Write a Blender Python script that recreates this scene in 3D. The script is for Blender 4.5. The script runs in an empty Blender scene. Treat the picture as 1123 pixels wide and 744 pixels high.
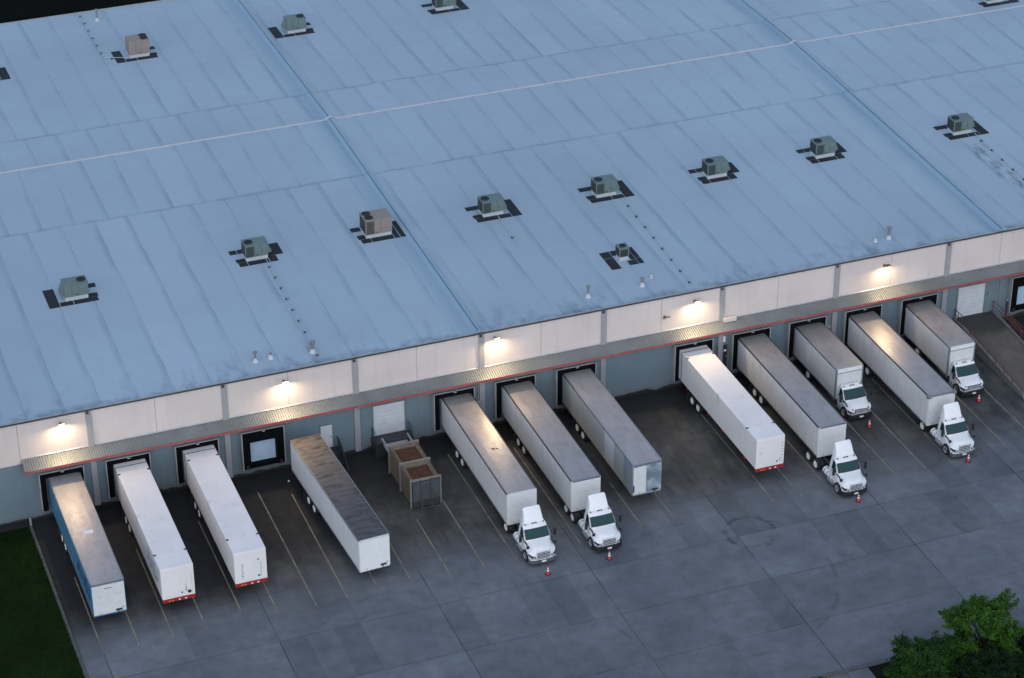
import bpy, bmesh, math, random
from mathutils import Vector, Matrix
random.seed(11)
S = bpy.context.scene
COL = S.collection
R = math.radians

# ------------------------------------------------------------------ mesh builder
class MB:
    def __init__(s): s.v = []; s.f = []; s.mi = []
    def add(s, vs, fs, m=0):
        b = len(s.v); s.v += [tuple(v) for v in vs]
        for f in fs: s.f.append(tuple(b + i for i in f)); s.mi.append(m)
        return s
    def box(s, x0, x1, y0, y1, z0, z1, m=0):
        return s.add([(x0,y0,z0),(x1,y0,z0),(x1,y1,z0),(x0,y1,z0),(x0,y0,z1),(x1,y0,z1),(x1,y1,z1),(x0,y1,z1)],
              [(0,3,2,1),(4,5,6,7),(0,1,5,4),(1,2,6,5),(2,3,7,6),(3,0,4,7)], m)
    def quad(s, a, b, c, d, m=0): return s.add([a,b,c,d], [(0,1,2,3)], m)
    def prism(s, poly, axis, a0, a1, m=0):
        n = len(poly)
        def P(p, a): return {'x':(a,p[0],p[1]), 'y':(p[0],a,p[1]), 'z':(p[0],p[1],a)}[axis]
        vs = [P(p,a0) for p in poly] + [P(p,a1) for p in poly]
        fs = [tuple(range(n))[::-1], tuple(range(n,2*n))] + [(i,(i+1)%n,n+(i+1)%n,n+i) for i in range(n)]
        return s.add(vs, fs, m)
    def cyl(s, p0, p1, r0, r1=None, n=16, m=0, caps=True):
        r1 = r0 if r1 is None else r1
        p0 = Vector(p0); p1 = Vector(p1); d = (p1-p0).normalized()
        a = d.orthogonal().normalized(); b = d.cross(a)
        vs = []
        for p, r in ((p0,r0),(p1,r1)):
            for i in range(n):
                t = 2*math.pi*i/n; vs.append(p + a*math.cos(t)*r + b*math.sin(t)*r)
        fs = [(i,(i+1)%n,n+(i+1)%n,n+i) for i in range(n)]
        if caps: fs += [tuple(range(n))[::-1], tuple(range(n,2*n))]
        return s.add(vs, fs, m)
    def lathe(s, prof, c, axis='z', n=20, m=0):
        vs = []; k = len(prof)
        for i in range(n):
            t = 2*math.pi*i/n; ct, st = math.cos(t), math.sin(t)
            for r, h in prof:
                if axis == 'z': vs.append((c[0]+r*ct, c[1]+r*st, c[2]+h))
                else: vs.append((c[0]+h, c[1]+r*ct, c[2]+r*st))
        fs = [(i*k+j, ((i+1)%n)*k+j, ((i+1)%n)*k+j+1, i*k+j+1) for i in range(n) for j in range(k-1)]
        return s.add(vs, fs, m)
    def tube(s, pts, r, n=8, m=0):
        for a, b in zip(pts[:-1], pts[1:]): s.cyl(a, b, r, n=n, m=m)
        return s
    def loft(s, secs, m=0, caps=True, closed=False):
        k = len(secs[0]); vs = [p for q in secs for p in q]; fs = []
        for i in range(len(secs)-1):
            for j in range(k if closed else k-1):
                j2 = (j+1) % k
                fs.append((i*k+j, i*k+j2, (i+1)*k+j2, (i+1)*k+j))
        if caps: fs += [tuple(range(k))[::-1], tuple(range((len(secs)-1)*k, len(secs)*k))]
        return s.add(vs, fs, m)
    def build(s, name, mats, parent=None, loc=None, bevel=0, smooth=False, seg=2):
        me = bpy.data.meshes.new(name); me.from_pydata(s.v, [], s.f); me.update()
        if not isinstance(mats, (list, tuple)): mats = [mats]
        for m in mats: me.materials.append(m)
        for p, i in zip(me.polygons, s.mi): p.material_index = i
        bm = bmesh.new(); bm.from_mesh(me)
        bmesh.ops.recalc_face_normals(bm, faces=bm.faces)
        if smooth:
            for f in bm.faces: f.smooth = True
            for e in bm.edges:
                if len(e.link_faces) == 2 and e.calc_face_angle(0) > R(38): e.smooth = False
        bm.to_mesh(me); bm.free()
        o = bpy.data.objects.new(name, me); COL.objects.link(o)
        if parent: o.parent = parent
        if loc: o.location = loc
        if bevel:
            b = o.modifiers.new('bevel', 'BEVEL'); b.width = bevel; b.segments = seg; b.limit_method = 'ANGLE'; b.angle_limit = R(35)
        return o

def tag(o, label=None, cat=None, group=None, kind=None):
    if label: o['label'] = label
    if cat: o['category'] = cat
    if group: o['group'] = group
    if kind: o['kind'] = kind
    return o
def empty(name, loc, label, cat, group=None, rz=0):
    o = bpy.data.objects.new(name, None); COL.objects.link(o)
    o.location = loc; o.rotation_euler = (0,0,rz); o.empty_display_size = .5
    return tag(o, label, cat, group)
def copy_tree(o, parent=None):
    c = o.copy(); COL.objects.link(c)
    if parent: c.parent = parent
    for ch in list(o.children): copy_tree(ch, c)
    return c

# ------------------------------------------------------------------ materials
class NT:
    """tiny expression helper round a node tree"""
    def __init__(s, mat):
        mat.use_nodes = True; s.t = mat.node_tree; s.n = s.t.nodes; s.l = s.t.links
        s.b = s.n['Principled BSDF']; s._co = None
    def new(s, ty, **kw):
        n = s.n.new(ty)
        for k, v in kw.items(): setattr(n, k, v)
        return n
    def put(s, sock, v):
        if isinstance(v, bpy.types.NodeSocket): s.l.new(v, sock)
        elif isinstance(v, (tuple, list)) and len(v) == 3 and sock.type == 'RGBA': sock.default_value = (*v, 1)
        else: sock.default_value = v
    def m(s, op, a, b=0., c=0.):
        n = s.new('ShaderNodeMath', operation=op); s.put(n.inputs[0], a); s.put(n.inputs[1], b); s.put(n.inputs[2], c); return n.outputs[0]
    def co(s):
        if s._co is None: s._co = s.new('ShaderNodeTexCoord').outputs['Object']
        return s._co
    def xyz(s):
        n = s.new('ShaderNodeSeparateXYZ'); s.l.new(s.co(), n.inputs[0]); return n.outputs
    def vec(s, x, y, z=0.):
        n = s.new('ShaderNodeCombineXYZ'); s.put(n.inputs[0], x); s.put(n.inputs[1], y); s.put(n.inputs[2], z); return n.outputs[0]
    def noise(s, scale, detail=4., rough=.55, vec=None, st=None):
        v = vec if vec is not None else s.co()
        if st:
            mp = s.new('ShaderNodeMapping'); s.l.new(v, mp.inputs[0]); mp.inputs['Scale'].default_value = st; v = mp.outputs[0]
        n = s.new('ShaderNodeTexNoise'); s.l.new(v, n.inputs['Vector'])
        n.inputs['Scale'].default_value = scale; n.inputs['Detail'].default_value = detail; n.inputs['Roughness'].default_value = rough
        return n.outputs['Fac']
    def white(s, vec):
        n = s.new('ShaderNodeTexWhiteNoise', noise_dimensions='2D'); s.l.new(vec, n.inputs['Vector']); return n.outputs['Value']
    def ss(s, v, a, b):                       # smoothstep a..b
        n = s.new('ShaderNodeMapRange', interpolation_type='SMOOTHSTEP'); s.put(n.inputs['Value'], v)
        n.inputs['From Min'].default_value = a; n.inputs['From Max'].default_value = b; return n.outputs['Result']
    def lin(s, v, a, b, c, d):
        n = s.new('ShaderNodeMapRange'); s.put(n.inputs['Value'], v)
        for k, x in zip(('From Min','From Max','To Min','To Max'), (a,b,c,d)): n.inputs[k].default_value = x
        return n.outputs['Result']
    def mix(s, f, a, b, blend='MIX'):
        n = s.new('ShaderNodeMix', data_type='RGBA', blend_type=blend)
        s.put(n.inputs['Factor'], f); s.put(n.inputs[6], a); s.put(n.inputs[7], b); return n.outputs[2]
    def scale(s, col, f):                     # colour times a grey factor
        return s.mix(1., col, s.grey(f), 'MULTIPLY')
    def grey(s, f):
        n = s.new('ShaderNodeCombineColor')
        for i in range(3): s.put(n.inputs[i], f)
        return n.outputs[0]
    def bump(s, h, dist=.02, strength=.5):
        n = s.new('ShaderNodeBump'); s.put(n.inputs['Height'], h); n.inputs['Distance'].default_value = dist; n.inputs['Strength'].default_value = strength
        s.l.new(n.outputs[0], s.b.inputs['Normal'])
    def out(s, col=None, rough=None, metal=None):
        if col is not None: s.put(s.b.inputs['Base Color'], col)
        if rough is not None: s.put(s.b.inputs['Roughness'], rough)
        if metal is not None: s.put(s.b.inputs['Metallic'], metal)

def mat(name): return bpy.data.materials.new(name)
def plain(name, col, rough=.5, metal=0., var=.12, nscale=1.5, dirt=None, dirt_amt=.35, bump=0, coat=0):
    M = mat(name); t = NT(M)
    n = t.noise(nscale, 5.); n2 = t.noise(nscale*7, 3.)
    c = t.scale(col, t.lin(n, .3, .7, 1-var, 1+var*.5))
    if dirt is not None: c = t.mix(t.m('MULTIPLY', t.ss(t.noise(nscale*1.7, 6., .65), .5, .75), dirt_amt), c, dirt)
    t.out(c, t.lin(n2, .3, .7, rough*.85, min(1, rough*1.15)), metal)
    if bump: t.bump(n2, bump)
    if coat: t.b.inputs['Coat Weight'].default_value = coat
    return M

M = {}
# paints and metals
M['white_paint'] = plain('white_paint', (.83,.81,.78), .3, var=.05, dirt=(.45,.43,.40), dirt_amt=.15, coat=.3)
M['white_panel'] = plain('white_panel', (.72,.70,.67), .42, var=.06, dirt=(.36,.35,.33), dirt_amt=.35)
M['chrome'] = plain('chrome', (.62,.62,.63), .22, 1., var=.15)
M['bright_bar'] = plain('bright_bar', (.85,.86,.88), .3, .5, var=.08)
M['alu'] = plain('aluminium', (.60,.60,.60), .38, 1., var=.15)
M['dark_metal'] = plain('dark_metal', (.035,.035,.038), .5, var=.3, dirt=(.09,.075,.06))
M['black_plastic'] = plain('black_plastic', (.02,.02,.022), .45, var=.2)
M['rubber'] = plain('rubber', (.018,.018,.018), .8, var=.3, dirt=(.06,.055,.05))
M['red_steel'] = plain('red_steel', (.36,.02,.025), .45, var=.2, dirt=(.12,.03,.025))
M['red_fascia'] = plain('red_fascia', (.30,.085,.085), .55, var=.15, nscale=.6, dirt=(.45,.25,.22))
M['rust_steel'] = plain('rust_steel', (.15,.05,.038), .7, var=.4, dirt=(.2,.09,.05))
M['cone_orange'] = plain('cone_orange', (.55,.03,.025), .5, var=.1)
M['cone_white'] = plain('cone_white', (.75,.75,.75), .4, var=.05)
M['amber'] = plain('amber_lens', (.75,.28,.03), .25, var=.05)
M['red_lens'] = plain('red_lens', (.5,.02,.02), .25, var=.05)
M['galv'] = plain('galvanised', (.42,.42,.41), .5, .4, var=.15)
M['pipe'] = plain('pale_pipe', (.38,.44,.48), .5, var=.1)
M['lamp_metal'] = plain('lamp_metal', (.16,.13,.10), .5, .3)
M['downspout'] = plain('downspout', (.33,.32,.32), .55, var=.06, nscale=.6)
M['door_white'] = plain('door_white', (.62,.62,.62), .45, var=.08, dirt=(.40,.39,.37))
M['door_blue'] = plain('door_bluish', (.42,.54,.64), .45, var=.1)
M['door_dark'] = plain('door_dark', (.025,.04,.05), .45, var=.2)
M['curtain'] = plain('black_curtain', (.004,.004,.005), .75, var=.4)
M['curtain'].node_tree.nodes['Principled BSDF'].inputs['Specular IOR Level'].default_value = .08
M['shelter_frame'] = plain('shelter_frame', (.36,.36,.35), .5, var=.15, dirt=(.15,.14,.13))
M['edge_wall'] = plain('edge_wall_concrete', (.17,.16,.15), .85, var=.25, dirt=(.08,.075,.07), dirt_amt=.6)
M['kerb'] = plain('kerb_concrete', (.10,.105,.10), .85, var=.25, nscale=1., dirt=(.09,.09,.085), dirt_amt=.6)
M['pad'] = plain('walkway_pad', (.012,.017,.022), .85, var=.35, nscale=2., bump=.01)
M['unit_green'] = plain('unit_green', (.135,.185,.17), .5, var=.12, nscale=2.)
M['unit_tan'] = plain('unit_tan', (.27,.22,.185), .5, var=.12, nscale=2.)
M['unit_grille'] = plain('unit_grille', (.03,.035,.035), .6, var=.4, nscale=9.)
M['curb_white'] = plain('curb_white', (.50,.51,.52), .5, var=.08)
M['headlight'] = plain('headlight', (.05,.06,.07), .08, var=.1)
M['blue_mark'] = plain('navy_print', (.012,.035,.10), .4)
M['grey_mark'] = plain('grey_print', (.27,.33,.34), .5)
M['dark_mark'] = plain('dark_print', (.04,.04,.045), .5)
M['chip_white'] = plain('white_patch', (.82,.82,.80), .5)
M['corner_grey'] = plain('corner_grey', (.26,.27,.27), .45, .3, var=.15)
M['seal'] = plain('joint_seal', (.09,.15,.21), .6, var=.4, nscale=.5)
M['ridge'] = plain('ridge_strip', (.55,.53,.55), .6, var=.1)
M['trim_dark'] = plain('eave_trim', (.07,.075,.085), .5, .3, var=.3, nscale=.7)

def glass():
    m_ = mat('windscreen_glass'); t = NT(m_)
    t.out((.003,.042,.040), .05, 0.); t.b.inputs['Specular IOR Level'].default_value = .35
    return m_
M['glass'] = glass()

def van_roof(name, col, rough, ribs=.61, dirt=(.10,.085,.07), dirt_amt=.25, metal=.85):
    m_ = mat(name); t = NT(m_); x, y, z = t.xyz()
    f = t.m('FRACT', t.m('DIVIDE', y, ribs)); d = t.m('ABSOLUTE', t.m('SUBTRACT', f, .5))
    seam = t.ss(d, .47, .5)
    n = t.noise(.9, 6., .6, st=(1.6,.5,1)); n2 = t.noise(6., 3.)
    c = t.scale(col, t.lin(n, .3, .7, .84, 1.08))
    c = t.mix(t.m('MULTIPLY', seam, .25), c, (.16,.15,.14))
    c = t.mix(t.m('MULTIPLY', t.ss(t.noise(1.1, 7., .68), .52, .72), dirt_amt), c, dirt)
    t.out(c, t.lin(n2, .3, .7, rough*.85, rough*1.2), metal)
    t.bump(t.m('ADD', t.m('MULTIPLY', t.noise(1.6, 2., st=(.6,1.6,1)), .7), t.m('MULTIPLY', seam, .05)), .03, .35)
    return m_
M['roof_alu'] = van_roof('van_roof_metal', (.50,.455,.42), .40, metal=.55, dirt=(.22,.18,.15), dirt_amt=.3)
M['roof_alu2'] = van_roof('van_roof_dull', (.47,.43,.41), .46, dirt_amt=.35, metal=.4, dirt=(.24,.21,.19))
def rusty_roof():
    m_ = mat('van_roof_weathered'); t = NT(m_); x, y, z = t.xyz()
    fy = t.m('ADD', y, t.m('MULTIPLY', t.noise(1.2, 3.), .25))
    f = t.m('FRACT', t.m('DIVIDE', fy, .62)); d = t.m('ABSOLUTE', t.m('SUBTRACT', f, .5))
    seam = t.ss(d, .36, .5)
    base = t.mix(t.ss(t.m('ADD', y, t.m('MULTIPLY', t.noise(.7, 5.), 3.)), -12., 0.5), (.10,.10,.105), (.20,.165,.135))
    c = t.mix(t.ss(t.noise(1.3, 8., .7, st=(.6,1.6,1)), .44, .66), base, (.06,.05,.045))
    c = t.mix(t.m('MULTIPLY', t.ss(t.noise(3.2, 6., .7, st=(.35,2.4,1)), .52, .66), .4), c, (.28,.26,.235))
    c = t.mix(t.m('MULTIPLY', seam, .5), c, (.05,.045,.04))
    t.out(c, .6, .25); t.bump(t.m('ADD', seam, t.noise(3., 3.)), .02, .4)
    return m_
M['roof_rusty'] = rusty_roof()

def side_panel(name, col, dirt=(.30,.29,.27), amt=.3, pitch=1.22, rough=.4):
    """van side: faint rivet seams, streaks running down"""
    m_ = mat(name); t = NT(m_); x, y, z = t.xyz()
    d = t.m('ABSOLUTE', t.m('SUBTRACT', t.m('FRACT', t.m('DIVIDE', y, pitch)), .5))
    seam = t.ss(d, .485, .5)
    st = t.noise(1.6, 6., .6, st=(1.,1.6,.25))
    c = t.scale(col, t.lin(t.noise(.5, 4.), .3, .7, .92, 1.05))
    c = t.mix(t.m('MULTIPLY', t.ss(st, .48, .75), amt), c, dirt)
    c = t.mix(t.m('MULTIPLY', t.ss(z, 1.75, 1.1), t.m('MULTIPLY', t.ss(t.noise(1.3, 6.), .35, .7), amt*1.1)), c, dirt)
    c = t.mix(t.m('MULTIPLY', seam, .5), c, (.22,.22,.23))
    t.out(c, rough); t.bump(t.noise(1.1, 2.), .012, .3)
    return m_
M['side_white'] = side_panel('van_side_white', (.72,.695,.665))
M['side_clean'] = side_panel('van_side_clean', (.78,.765,.75), amt=.18)
M['side_blue'] = side_panel('van_side_blue', (.075,.235,.37), dirt=(.05,.12,.2), amt=.3)
M['side_box'] = side_panel('box_side', (.64,.64,.63), amt=.2)
def patch_side():
    m_ = mat('van_side_patched'); t = NT(m_); x, y, z = t.xyz()
    k = t.m('FLOOR', t.m('DIVIDE', t.m('ADD', y, 16.15), 2.02))
    w = t.white(t.vec(k, 3.))
    base = t.mix(t.ss(w, .35, .36), (.36,.40,.43), (.47,.49,.48))
    base = t.mix(t.m('COMPARE', k, 2., .2), base, (.74,.75,.76))
    base = t.mix(t.m('COMPARE', k, 0., .2), base, (.27,.33,.38))
    c = t.mix(t.m('MULTIPLY', t.ss(t.noise(1.3, 7., .65, st=(1,1.4,.5)), .45, .72), .5), base, (.55,.54,.50))
    c = t.mix(t.m('MULTIPLY', t.ss(z, 2.6, 1.1), .35), c, (.55,.52,.38))
    t.out(c, .36, .25); t.bump(t.noise(1.4, 3.), .03, .3)
    return m_
M['side_patched'] = patch_side()
def patch_nose():
    m_ = mat('van_nose_patched'); t = NT(m_); x, y, z = t.xyz()
    c = t.mix(t.ss(t.noise(.8, 3., .5), .40, .62), (.20,.26,.31), (.56,.60,.63))
    t.out(c, .35, .25); t.bump(t.noise(1.2, 2.), .03, .3)
    return m_
M['nose_patched'] = patch_nose()
def container_white():
    m_ = mat('container_white'); t = NT(m_); x, y, z = t.xyz()
    d = t.m('ABSOLUTE', t.m('SUBTRACT', t.m('FRACT', t.m('DIVIDE', y, 1.2)), .5))
    c = t.scale((.85,.79,.74), t.lin(t.noise(.45, 4.), .3, .7, .93, 1.03))
    c = t.mix(t.m('MULTIPLY', t.ss(t.noise(1.1, 7., .7, st=(1.2,.9,.5)), .56, .8), .5), c, (.38,.36,.34))
    c = t.mix(t.m('MULTIPLY', t.ss(t.noise(7., 4., .7), .68, .76), .7), c, (.2,.18,.17))
    c = t.mix(t.m('MULTIPLY', t.ss(d, .488, .5), .18), c, (.4,.4,.4))
    t.out(c, .45); t.bump(t.noise(1.2, 2.), .015, .3)
    return m_
M['container'] = container_white()

# ------------------------------------------------------------------ setting materials
def roof_membrane():
    m_ = mat('roof_membrane'); t = NT(m_); x, y, z = t.xyz()
    r1 = t.m('GREATER_THAN', y, 30.25); r2 = t.m('GREATER_THAN', y, 42.5); r3 = t.m('GREATER_THAN', y, 49.25)
    row = t.m('ADD', t.m('ADD', r1, r2), r3)
    wob = t.m('MULTIPLY', t.m('SUBTRACT', t.noise(.35, 3.), .5), .25)
    u = t.m('DIVIDE', t.m('ADD', t.m('ADD', x, t.m('MULTIPLY', t.white(t.vec(row, 7.)), 3.)), wob), 3.05)
    f = t.m('FRACT', u); k = t.m('FLOOR', u)
    tint = t.white(t.vec(k, row))
    col = t.mix(tint, (.334,.418,.472), (.350,.434,.488))
    col = t.mix(t.m('GREATER_THAN', t.white(t.vec(k, t.m('ADD', row, 31.))), .93), col, (.372,.447,.508))
    big = t.noise(.06, 5., .6); col = t.scale(col, t.lin(big, .3, .7, .92, 1.06))
    # lap seams along the slope: thin dark line with grime caught on one side
    d = t.m('ABSOLUTE', t.m('SUBTRACT', f, .5))
    brk = t.ss(t.noise(.5, 5., .65, st=(1,.35,1)), .33, .62)
    line = t.m('MULTIPLY', t.ss(d, .478, .497), t.m('MULTIPLY_ADD', brk, .65, .1))
    grime = t.m('MULTIPLY', t.ss(f, .78, .97), t.m('MULTIPLY', t.ss(t.noise(.28, 6., .65, st=(1,.3,1)), .38, .66), .9))
    col = t.mix(t.m('MULTIPLY', line, .65), col, (.12,.17,.22))
    col = t.mix(t.m('MULTIPLY', grime, .75), col, (.205,.285,.34))
    # cross seams
    wy = t.m('ADD', y, t.m('MULTIPLY', t.m('SUBTRACT', t.noise(.4, 3.), .5), .5))
    c1 = t.ss(t.m('ABSOLUTE', t.m('SUBTRACT', wy, 30.25)), .3, .06); c2 = t.ss(t.m('ABSOLUTE', t.m('SUBTRACT', wy, 49.25)), .3, .06)
    col = t.mix(t.m('MULTIPLY', t.m('ADD', c1, c2), t.m('MULTIPLY_ADD', brk, .35, .12)), col, (.14,.195,.25))
    # dirt washed to the eave, blotches
    ed = t.m('MULTIPLY', t.ss(y, 5.5, 0.), t.ss(t.noise(.5, 7., .7, st=(1.1,.45,1)), .5, .7))
    col = t.mix(t.m('MULTIPLY', ed, .6), col, (.13,.17,.21))
    ed2 = t.m('MULTIPLY', t.ss(y, 1.2, 0.1), t.ss(t.noise(.7, 6., .7), .4, .62))
    col = t.mix(t.m('MULTIPLY', ed2, .5), col, (.07,.085,.10))
    bl = t.ss(t.noise(.22, 8., .72), .56, .74)
    col = t.mix(t.m('MULTIPLY', bl, .3), col, (.24,.33,.40))
    sm = t.m('MULTIPLY', t.ss(t.noise(1.4, 6., .75, st=(1,.6,1)), .68, .78), .35)
    col = t.mix(sm, col, (.11,.145,.18))
    # slope shading left of the two expansion joints, painted in as a bluish band
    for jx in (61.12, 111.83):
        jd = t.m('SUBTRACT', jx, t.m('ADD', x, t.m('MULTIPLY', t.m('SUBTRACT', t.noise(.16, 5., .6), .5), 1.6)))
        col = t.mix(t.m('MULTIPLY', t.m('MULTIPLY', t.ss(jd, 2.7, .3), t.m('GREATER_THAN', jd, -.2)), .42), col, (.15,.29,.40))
    # leak stain below the rightmost unit
    px = t.m('ADD', x, t.m('MULTIPLY', t.m('SUBTRACT', t.noise(.5, 6.), .5), 2.4))
    st = t.m('MULTIPLY', t.ss(t.m('ABSOLUTE', t.m('SUBTRACT', px, 117.8)), 1.0, .1), t.m('MULTIPLY', t.ss(y, 17., 14.5), t.ss(y, 4.5, 7.)))
    st = t.m('MULTIPLY', st, t.ss(t.noise(.9, 8., .75, st=(1.8,.5,1)), .42, .6))
    col = t.mix(t.m('MULTIPLY', st, .7), col, (.08,.095,.11))
    t.out(col, t.lin(t.noise(.8, 4.), .3, .7, .5, .75))
    t.bump(t.m('ADD', t.m('MULTIPLY', t.noise(.5, 4.), 1.), t.m('MULTIPLY', line, .2)), .05, .35)
    return m_
M['roof'] = roof_membrane()

def wall_paint(name, col, low=False):
    m_ = mat(name); t = NT(m_); x, y, z = t.xyz()
    c = t.scale(col, t.lin(t.noise(.25, 4.), .3, .7, .94, 1.04))
    f = t.m('FRACT', t.m('DIVIDE', t.m('ADD', x, -21.69 + 11.267*10), 5.6335)); d = t.m('ABSOLUTE', t.m('SUBTRACT', f, .5))
    joint = t.ss(d, .492, .4975)
    c = t.mix(t.m('MULTIPLY', joint, .55), c, (.16,.15,.15))
    stv = t.ss(t.noise(1.1, 6., .62, st=(1.5,1,.12)), .5, .78)
    c = t.mix(t.m('MULTIPLY', stv, .18 if not low else .32), c, (.24,.23,.22) if not low else (.13,.15,.17))
    # square repairs and patches of fresher paint
    pk = t.white(t.vec(t.m('FLOOR', t.m('DIVIDE', x, 2.82)), t.m('FLOOR', t.m('DIVIDE', z, 1.9))))
    c = t.scale(c, t.lin(pk, 0, 1, .97, 1.03))
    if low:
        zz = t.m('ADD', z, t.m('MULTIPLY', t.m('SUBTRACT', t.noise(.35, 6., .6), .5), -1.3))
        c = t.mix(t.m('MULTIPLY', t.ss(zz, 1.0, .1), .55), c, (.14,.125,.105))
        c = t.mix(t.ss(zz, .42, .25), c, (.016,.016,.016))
    t.out(c, .75); t.bump(t.m('ADD', t.noise(5., 3.), t.m('MULTIPLY', joint, -1.5)), .01, .4)
    return m_
M['wall'] = wall_paint('tilt_wall_cream', (.67,.57,.515))
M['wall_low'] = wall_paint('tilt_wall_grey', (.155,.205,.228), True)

def yard():
    m_ = mat('yard_concrete'); t = NT(m_); x, y, z = t.xyz()
    u = t.m('DIVIDE', t.m('ADD', x, -36.45 + 128.45), 6.4225); v = t.m('DIVIDE', t.m('ADD', y, 25.8 + 120), 6.15)
    ku = t.m('FLOOR', u); kv = t.m('FLOOR', v)
    tint = t.white(t.vec(ku, kv))
    n = t.noise(.16, 6., .6); n2 = t.noise(.9, 6., .65); n3 = t.noise(9., 3., .6)
    c = t.mix(t.lin(n, .3, .7, 0, 1), (.102,.116,.128), (.164,.175,.186))
    c = t.scale(c, t.lin(tint, 0, 1, .90, 1.08)); c = t.scale(c, t.lin(n2, .3, .7, .80, 1.16)); c = t.scale(c, t.lin(t.noise(.32, 5., .6, st=(.5,1.3,1)), .35, .65, .93, 1.06)); c = t.scale(c, t.lin(n3, .3, .7, .95, 1.05))
    # half-slab repairs
    fu = t.m('FRACT', u); fv = t.m('FRACT', v)
    half = t.m('FLOOR', t.m('MULTIPLY', fu, 3.)); rp = t.white(t.vec(t.m('ADD', t.m('MULTIPLY', ku, 3.), half), t.m('ADD', kv, 19.)))
    c = t.scale(c, t.lin(t.m('GREATER_THAN', rp, .86), 0, 1, 1., .84))
    # joints: every second one along y is a strong dark one
    du = t.m('ABSOLUTE', t.m('SUBTRACT', fu, .5)); dv = t.m('ABSOLUTE', t.m('SUBTRACT', fv, .5))
    odd = t.m('MODULO', t.m('ADD', t.m('FLOOR', t.m('ADD', u, .5)), 400.), 2.)
    brk = t.lin(t.noise(.3, 5.), .35, .65, .35, 1.)
    ju = t.m('MULTIPLY', t.ss(du, .4875, .4955), t.m('MULTIPLY', t.lin(odd, 0, 1, .8, .22), brk)); jv = t.m('MULTIPLY', t.ss(dv, .485, .496), t.m('MULTIPLY', brk, .5))
    c = t.mix(t.m('MAXIMUM', ju, jv), c, (.028,.03,.034))
    # tyre scrub marks and oil
    ty = t.ss(t.noise(.35, 7., .7, st=(.5,1.,1)), .58, .76)
    c = t.mix(t.m('MULTIPLY', ty, .35), c, (.042,.052,.065))
    oil = t.ss(t.noise(1.1, 5., .6), .7, .77); c = t.mix(t.m('MULTIPLY', oil, .6), c, (.03,.03,.03))
    lt = t.ss(t.noise(.5, 8., .75, st=(.6,1.2,1)), .6, .8); c = t.mix(t.m('MULTIPLY', lt, .25), c, (.18,.205,.235))
    # ring of tyre scrub in the manoeuvring area
    rr = t.m('SQRT', t.m('ADD', t.m('POWER', t.m('SUBTRACT', x, 76.2), 2.), t.m('POWER', t.m('SUBTRACT', y, -22.6), 2.)))
    ring = t.m('MULTIPLY', t.ss(t.m('ABSOLUTE', t.m('SUBTRACT', rr, 2.1)), .35, .05), t.ss(t.noise(.8, 5., .7), .45, .62))
    c = t.mix(t.m('MULTIPLY', ring, .7), c, (.035,.035,.037))
    for ax_, ay_, ar_, w_ in ((70.5,-27.5,8.,.16),(70.5,-27.5,9.9,.16),(101.,-26.,7.,.14),(101.,-26.,8.9,.14),(47.,-31.,9.5,.15),(47.,-31.,11.4,.15)):
        q_ = t.m('SQRT', t.m('ADD', t.m('POWER', t.m('SUBTRACT', x, ax_), 2.), t.m('POWER', t.m('SUBTRACT', y, ay_), 2.)))
        arc = t.m('MULTIPLY', t.ss(t.m('ABSOLUTE', t.m('SUBTRACT', q_, ar_)), w_*1.6, w_*.5), t.ss(t.noise(.22, 4., .6), .52, .66))
        c = t.mix(t.m('MULTIPLY', arc, .35), c, (.04,.042,.045))
    # worn asphalt-brown zone by the docks, fading out into the grey slabs
    m1 = t.noise(1.4, 6., .68)
    a = t.mix(t.lin(t.noise(.3, 6., .62), .3, .7, 0, 1), (.030,.030,.029), (.108,.103,.092)); a = t.scale(a, t.lin(m1, .3, .7, .84, 1.12)); a = t.scale(a, t.lin(n3, .3, .7, .94, 1.06))
    s1 = t.ss(t.noise(.55, 6., .62, st=(1.5,.22,1)), .46, .66)
    a = t.mix(t.m('MULTIPLY', s1, .7), a, (.024,.025,.025))
    s2 = t.ss(t.noise(.8, 7., .7, st=(1.,.5,1)), .6, .74); a = t.mix(t.m('MULTIPLY', s2, .5), a, (.02,.02,.02))
    bay = t.m('FRACT', t.m('DIVIDE', t.m('ADD', x, -27.5+56.3), 5.6335)); bd = t.m('ABSOLUTE', t.m('SUBTRACT', bay, .5))
    trk = t.m('MULTIPLY', t.m('MULTIPLY', t.ss(bd, .24, .17), t.ss(bd, .06, .12)), t.ss(t.noise(.5, 6., .65, st=(1,.4,1)), .38, .62))
    a = t.mix(t.m('MULTIPLY', trk, .45), a, (.034,.035,.036))
    yw = t.m('ADD', y, t.m('MULTIPLY', t.m('SUBTRACT', t.noise(.12, 6., .6), .5), 9.))
    a = t.mix(t.m('MULTIPLY', t.ss(jv, .1, .5), .5), a, (.03,.03,.032))
    c = t.mix(t.ss(yw, -20.5, -13.), c, a)
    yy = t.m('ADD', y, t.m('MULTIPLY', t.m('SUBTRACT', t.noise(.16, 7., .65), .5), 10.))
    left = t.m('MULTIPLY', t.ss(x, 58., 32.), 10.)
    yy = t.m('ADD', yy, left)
    c = t.mix(t.m('MULTIPLY', t.ss(yy, -8.0, -2.2), .95), c, (.008,.008,.0085))  # near-black grime by the wall, with shade between the trailers painted in
    t.out(c, t.lin(n2, .3, .7, .6, .85)); t.bump(t.m('ADD', n3, t.m('MULTIPLY', t.m('MAXIMUM', ju, jv), -1.5)), .012, .5)
    return m_
M['yard'] = yard()

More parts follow.
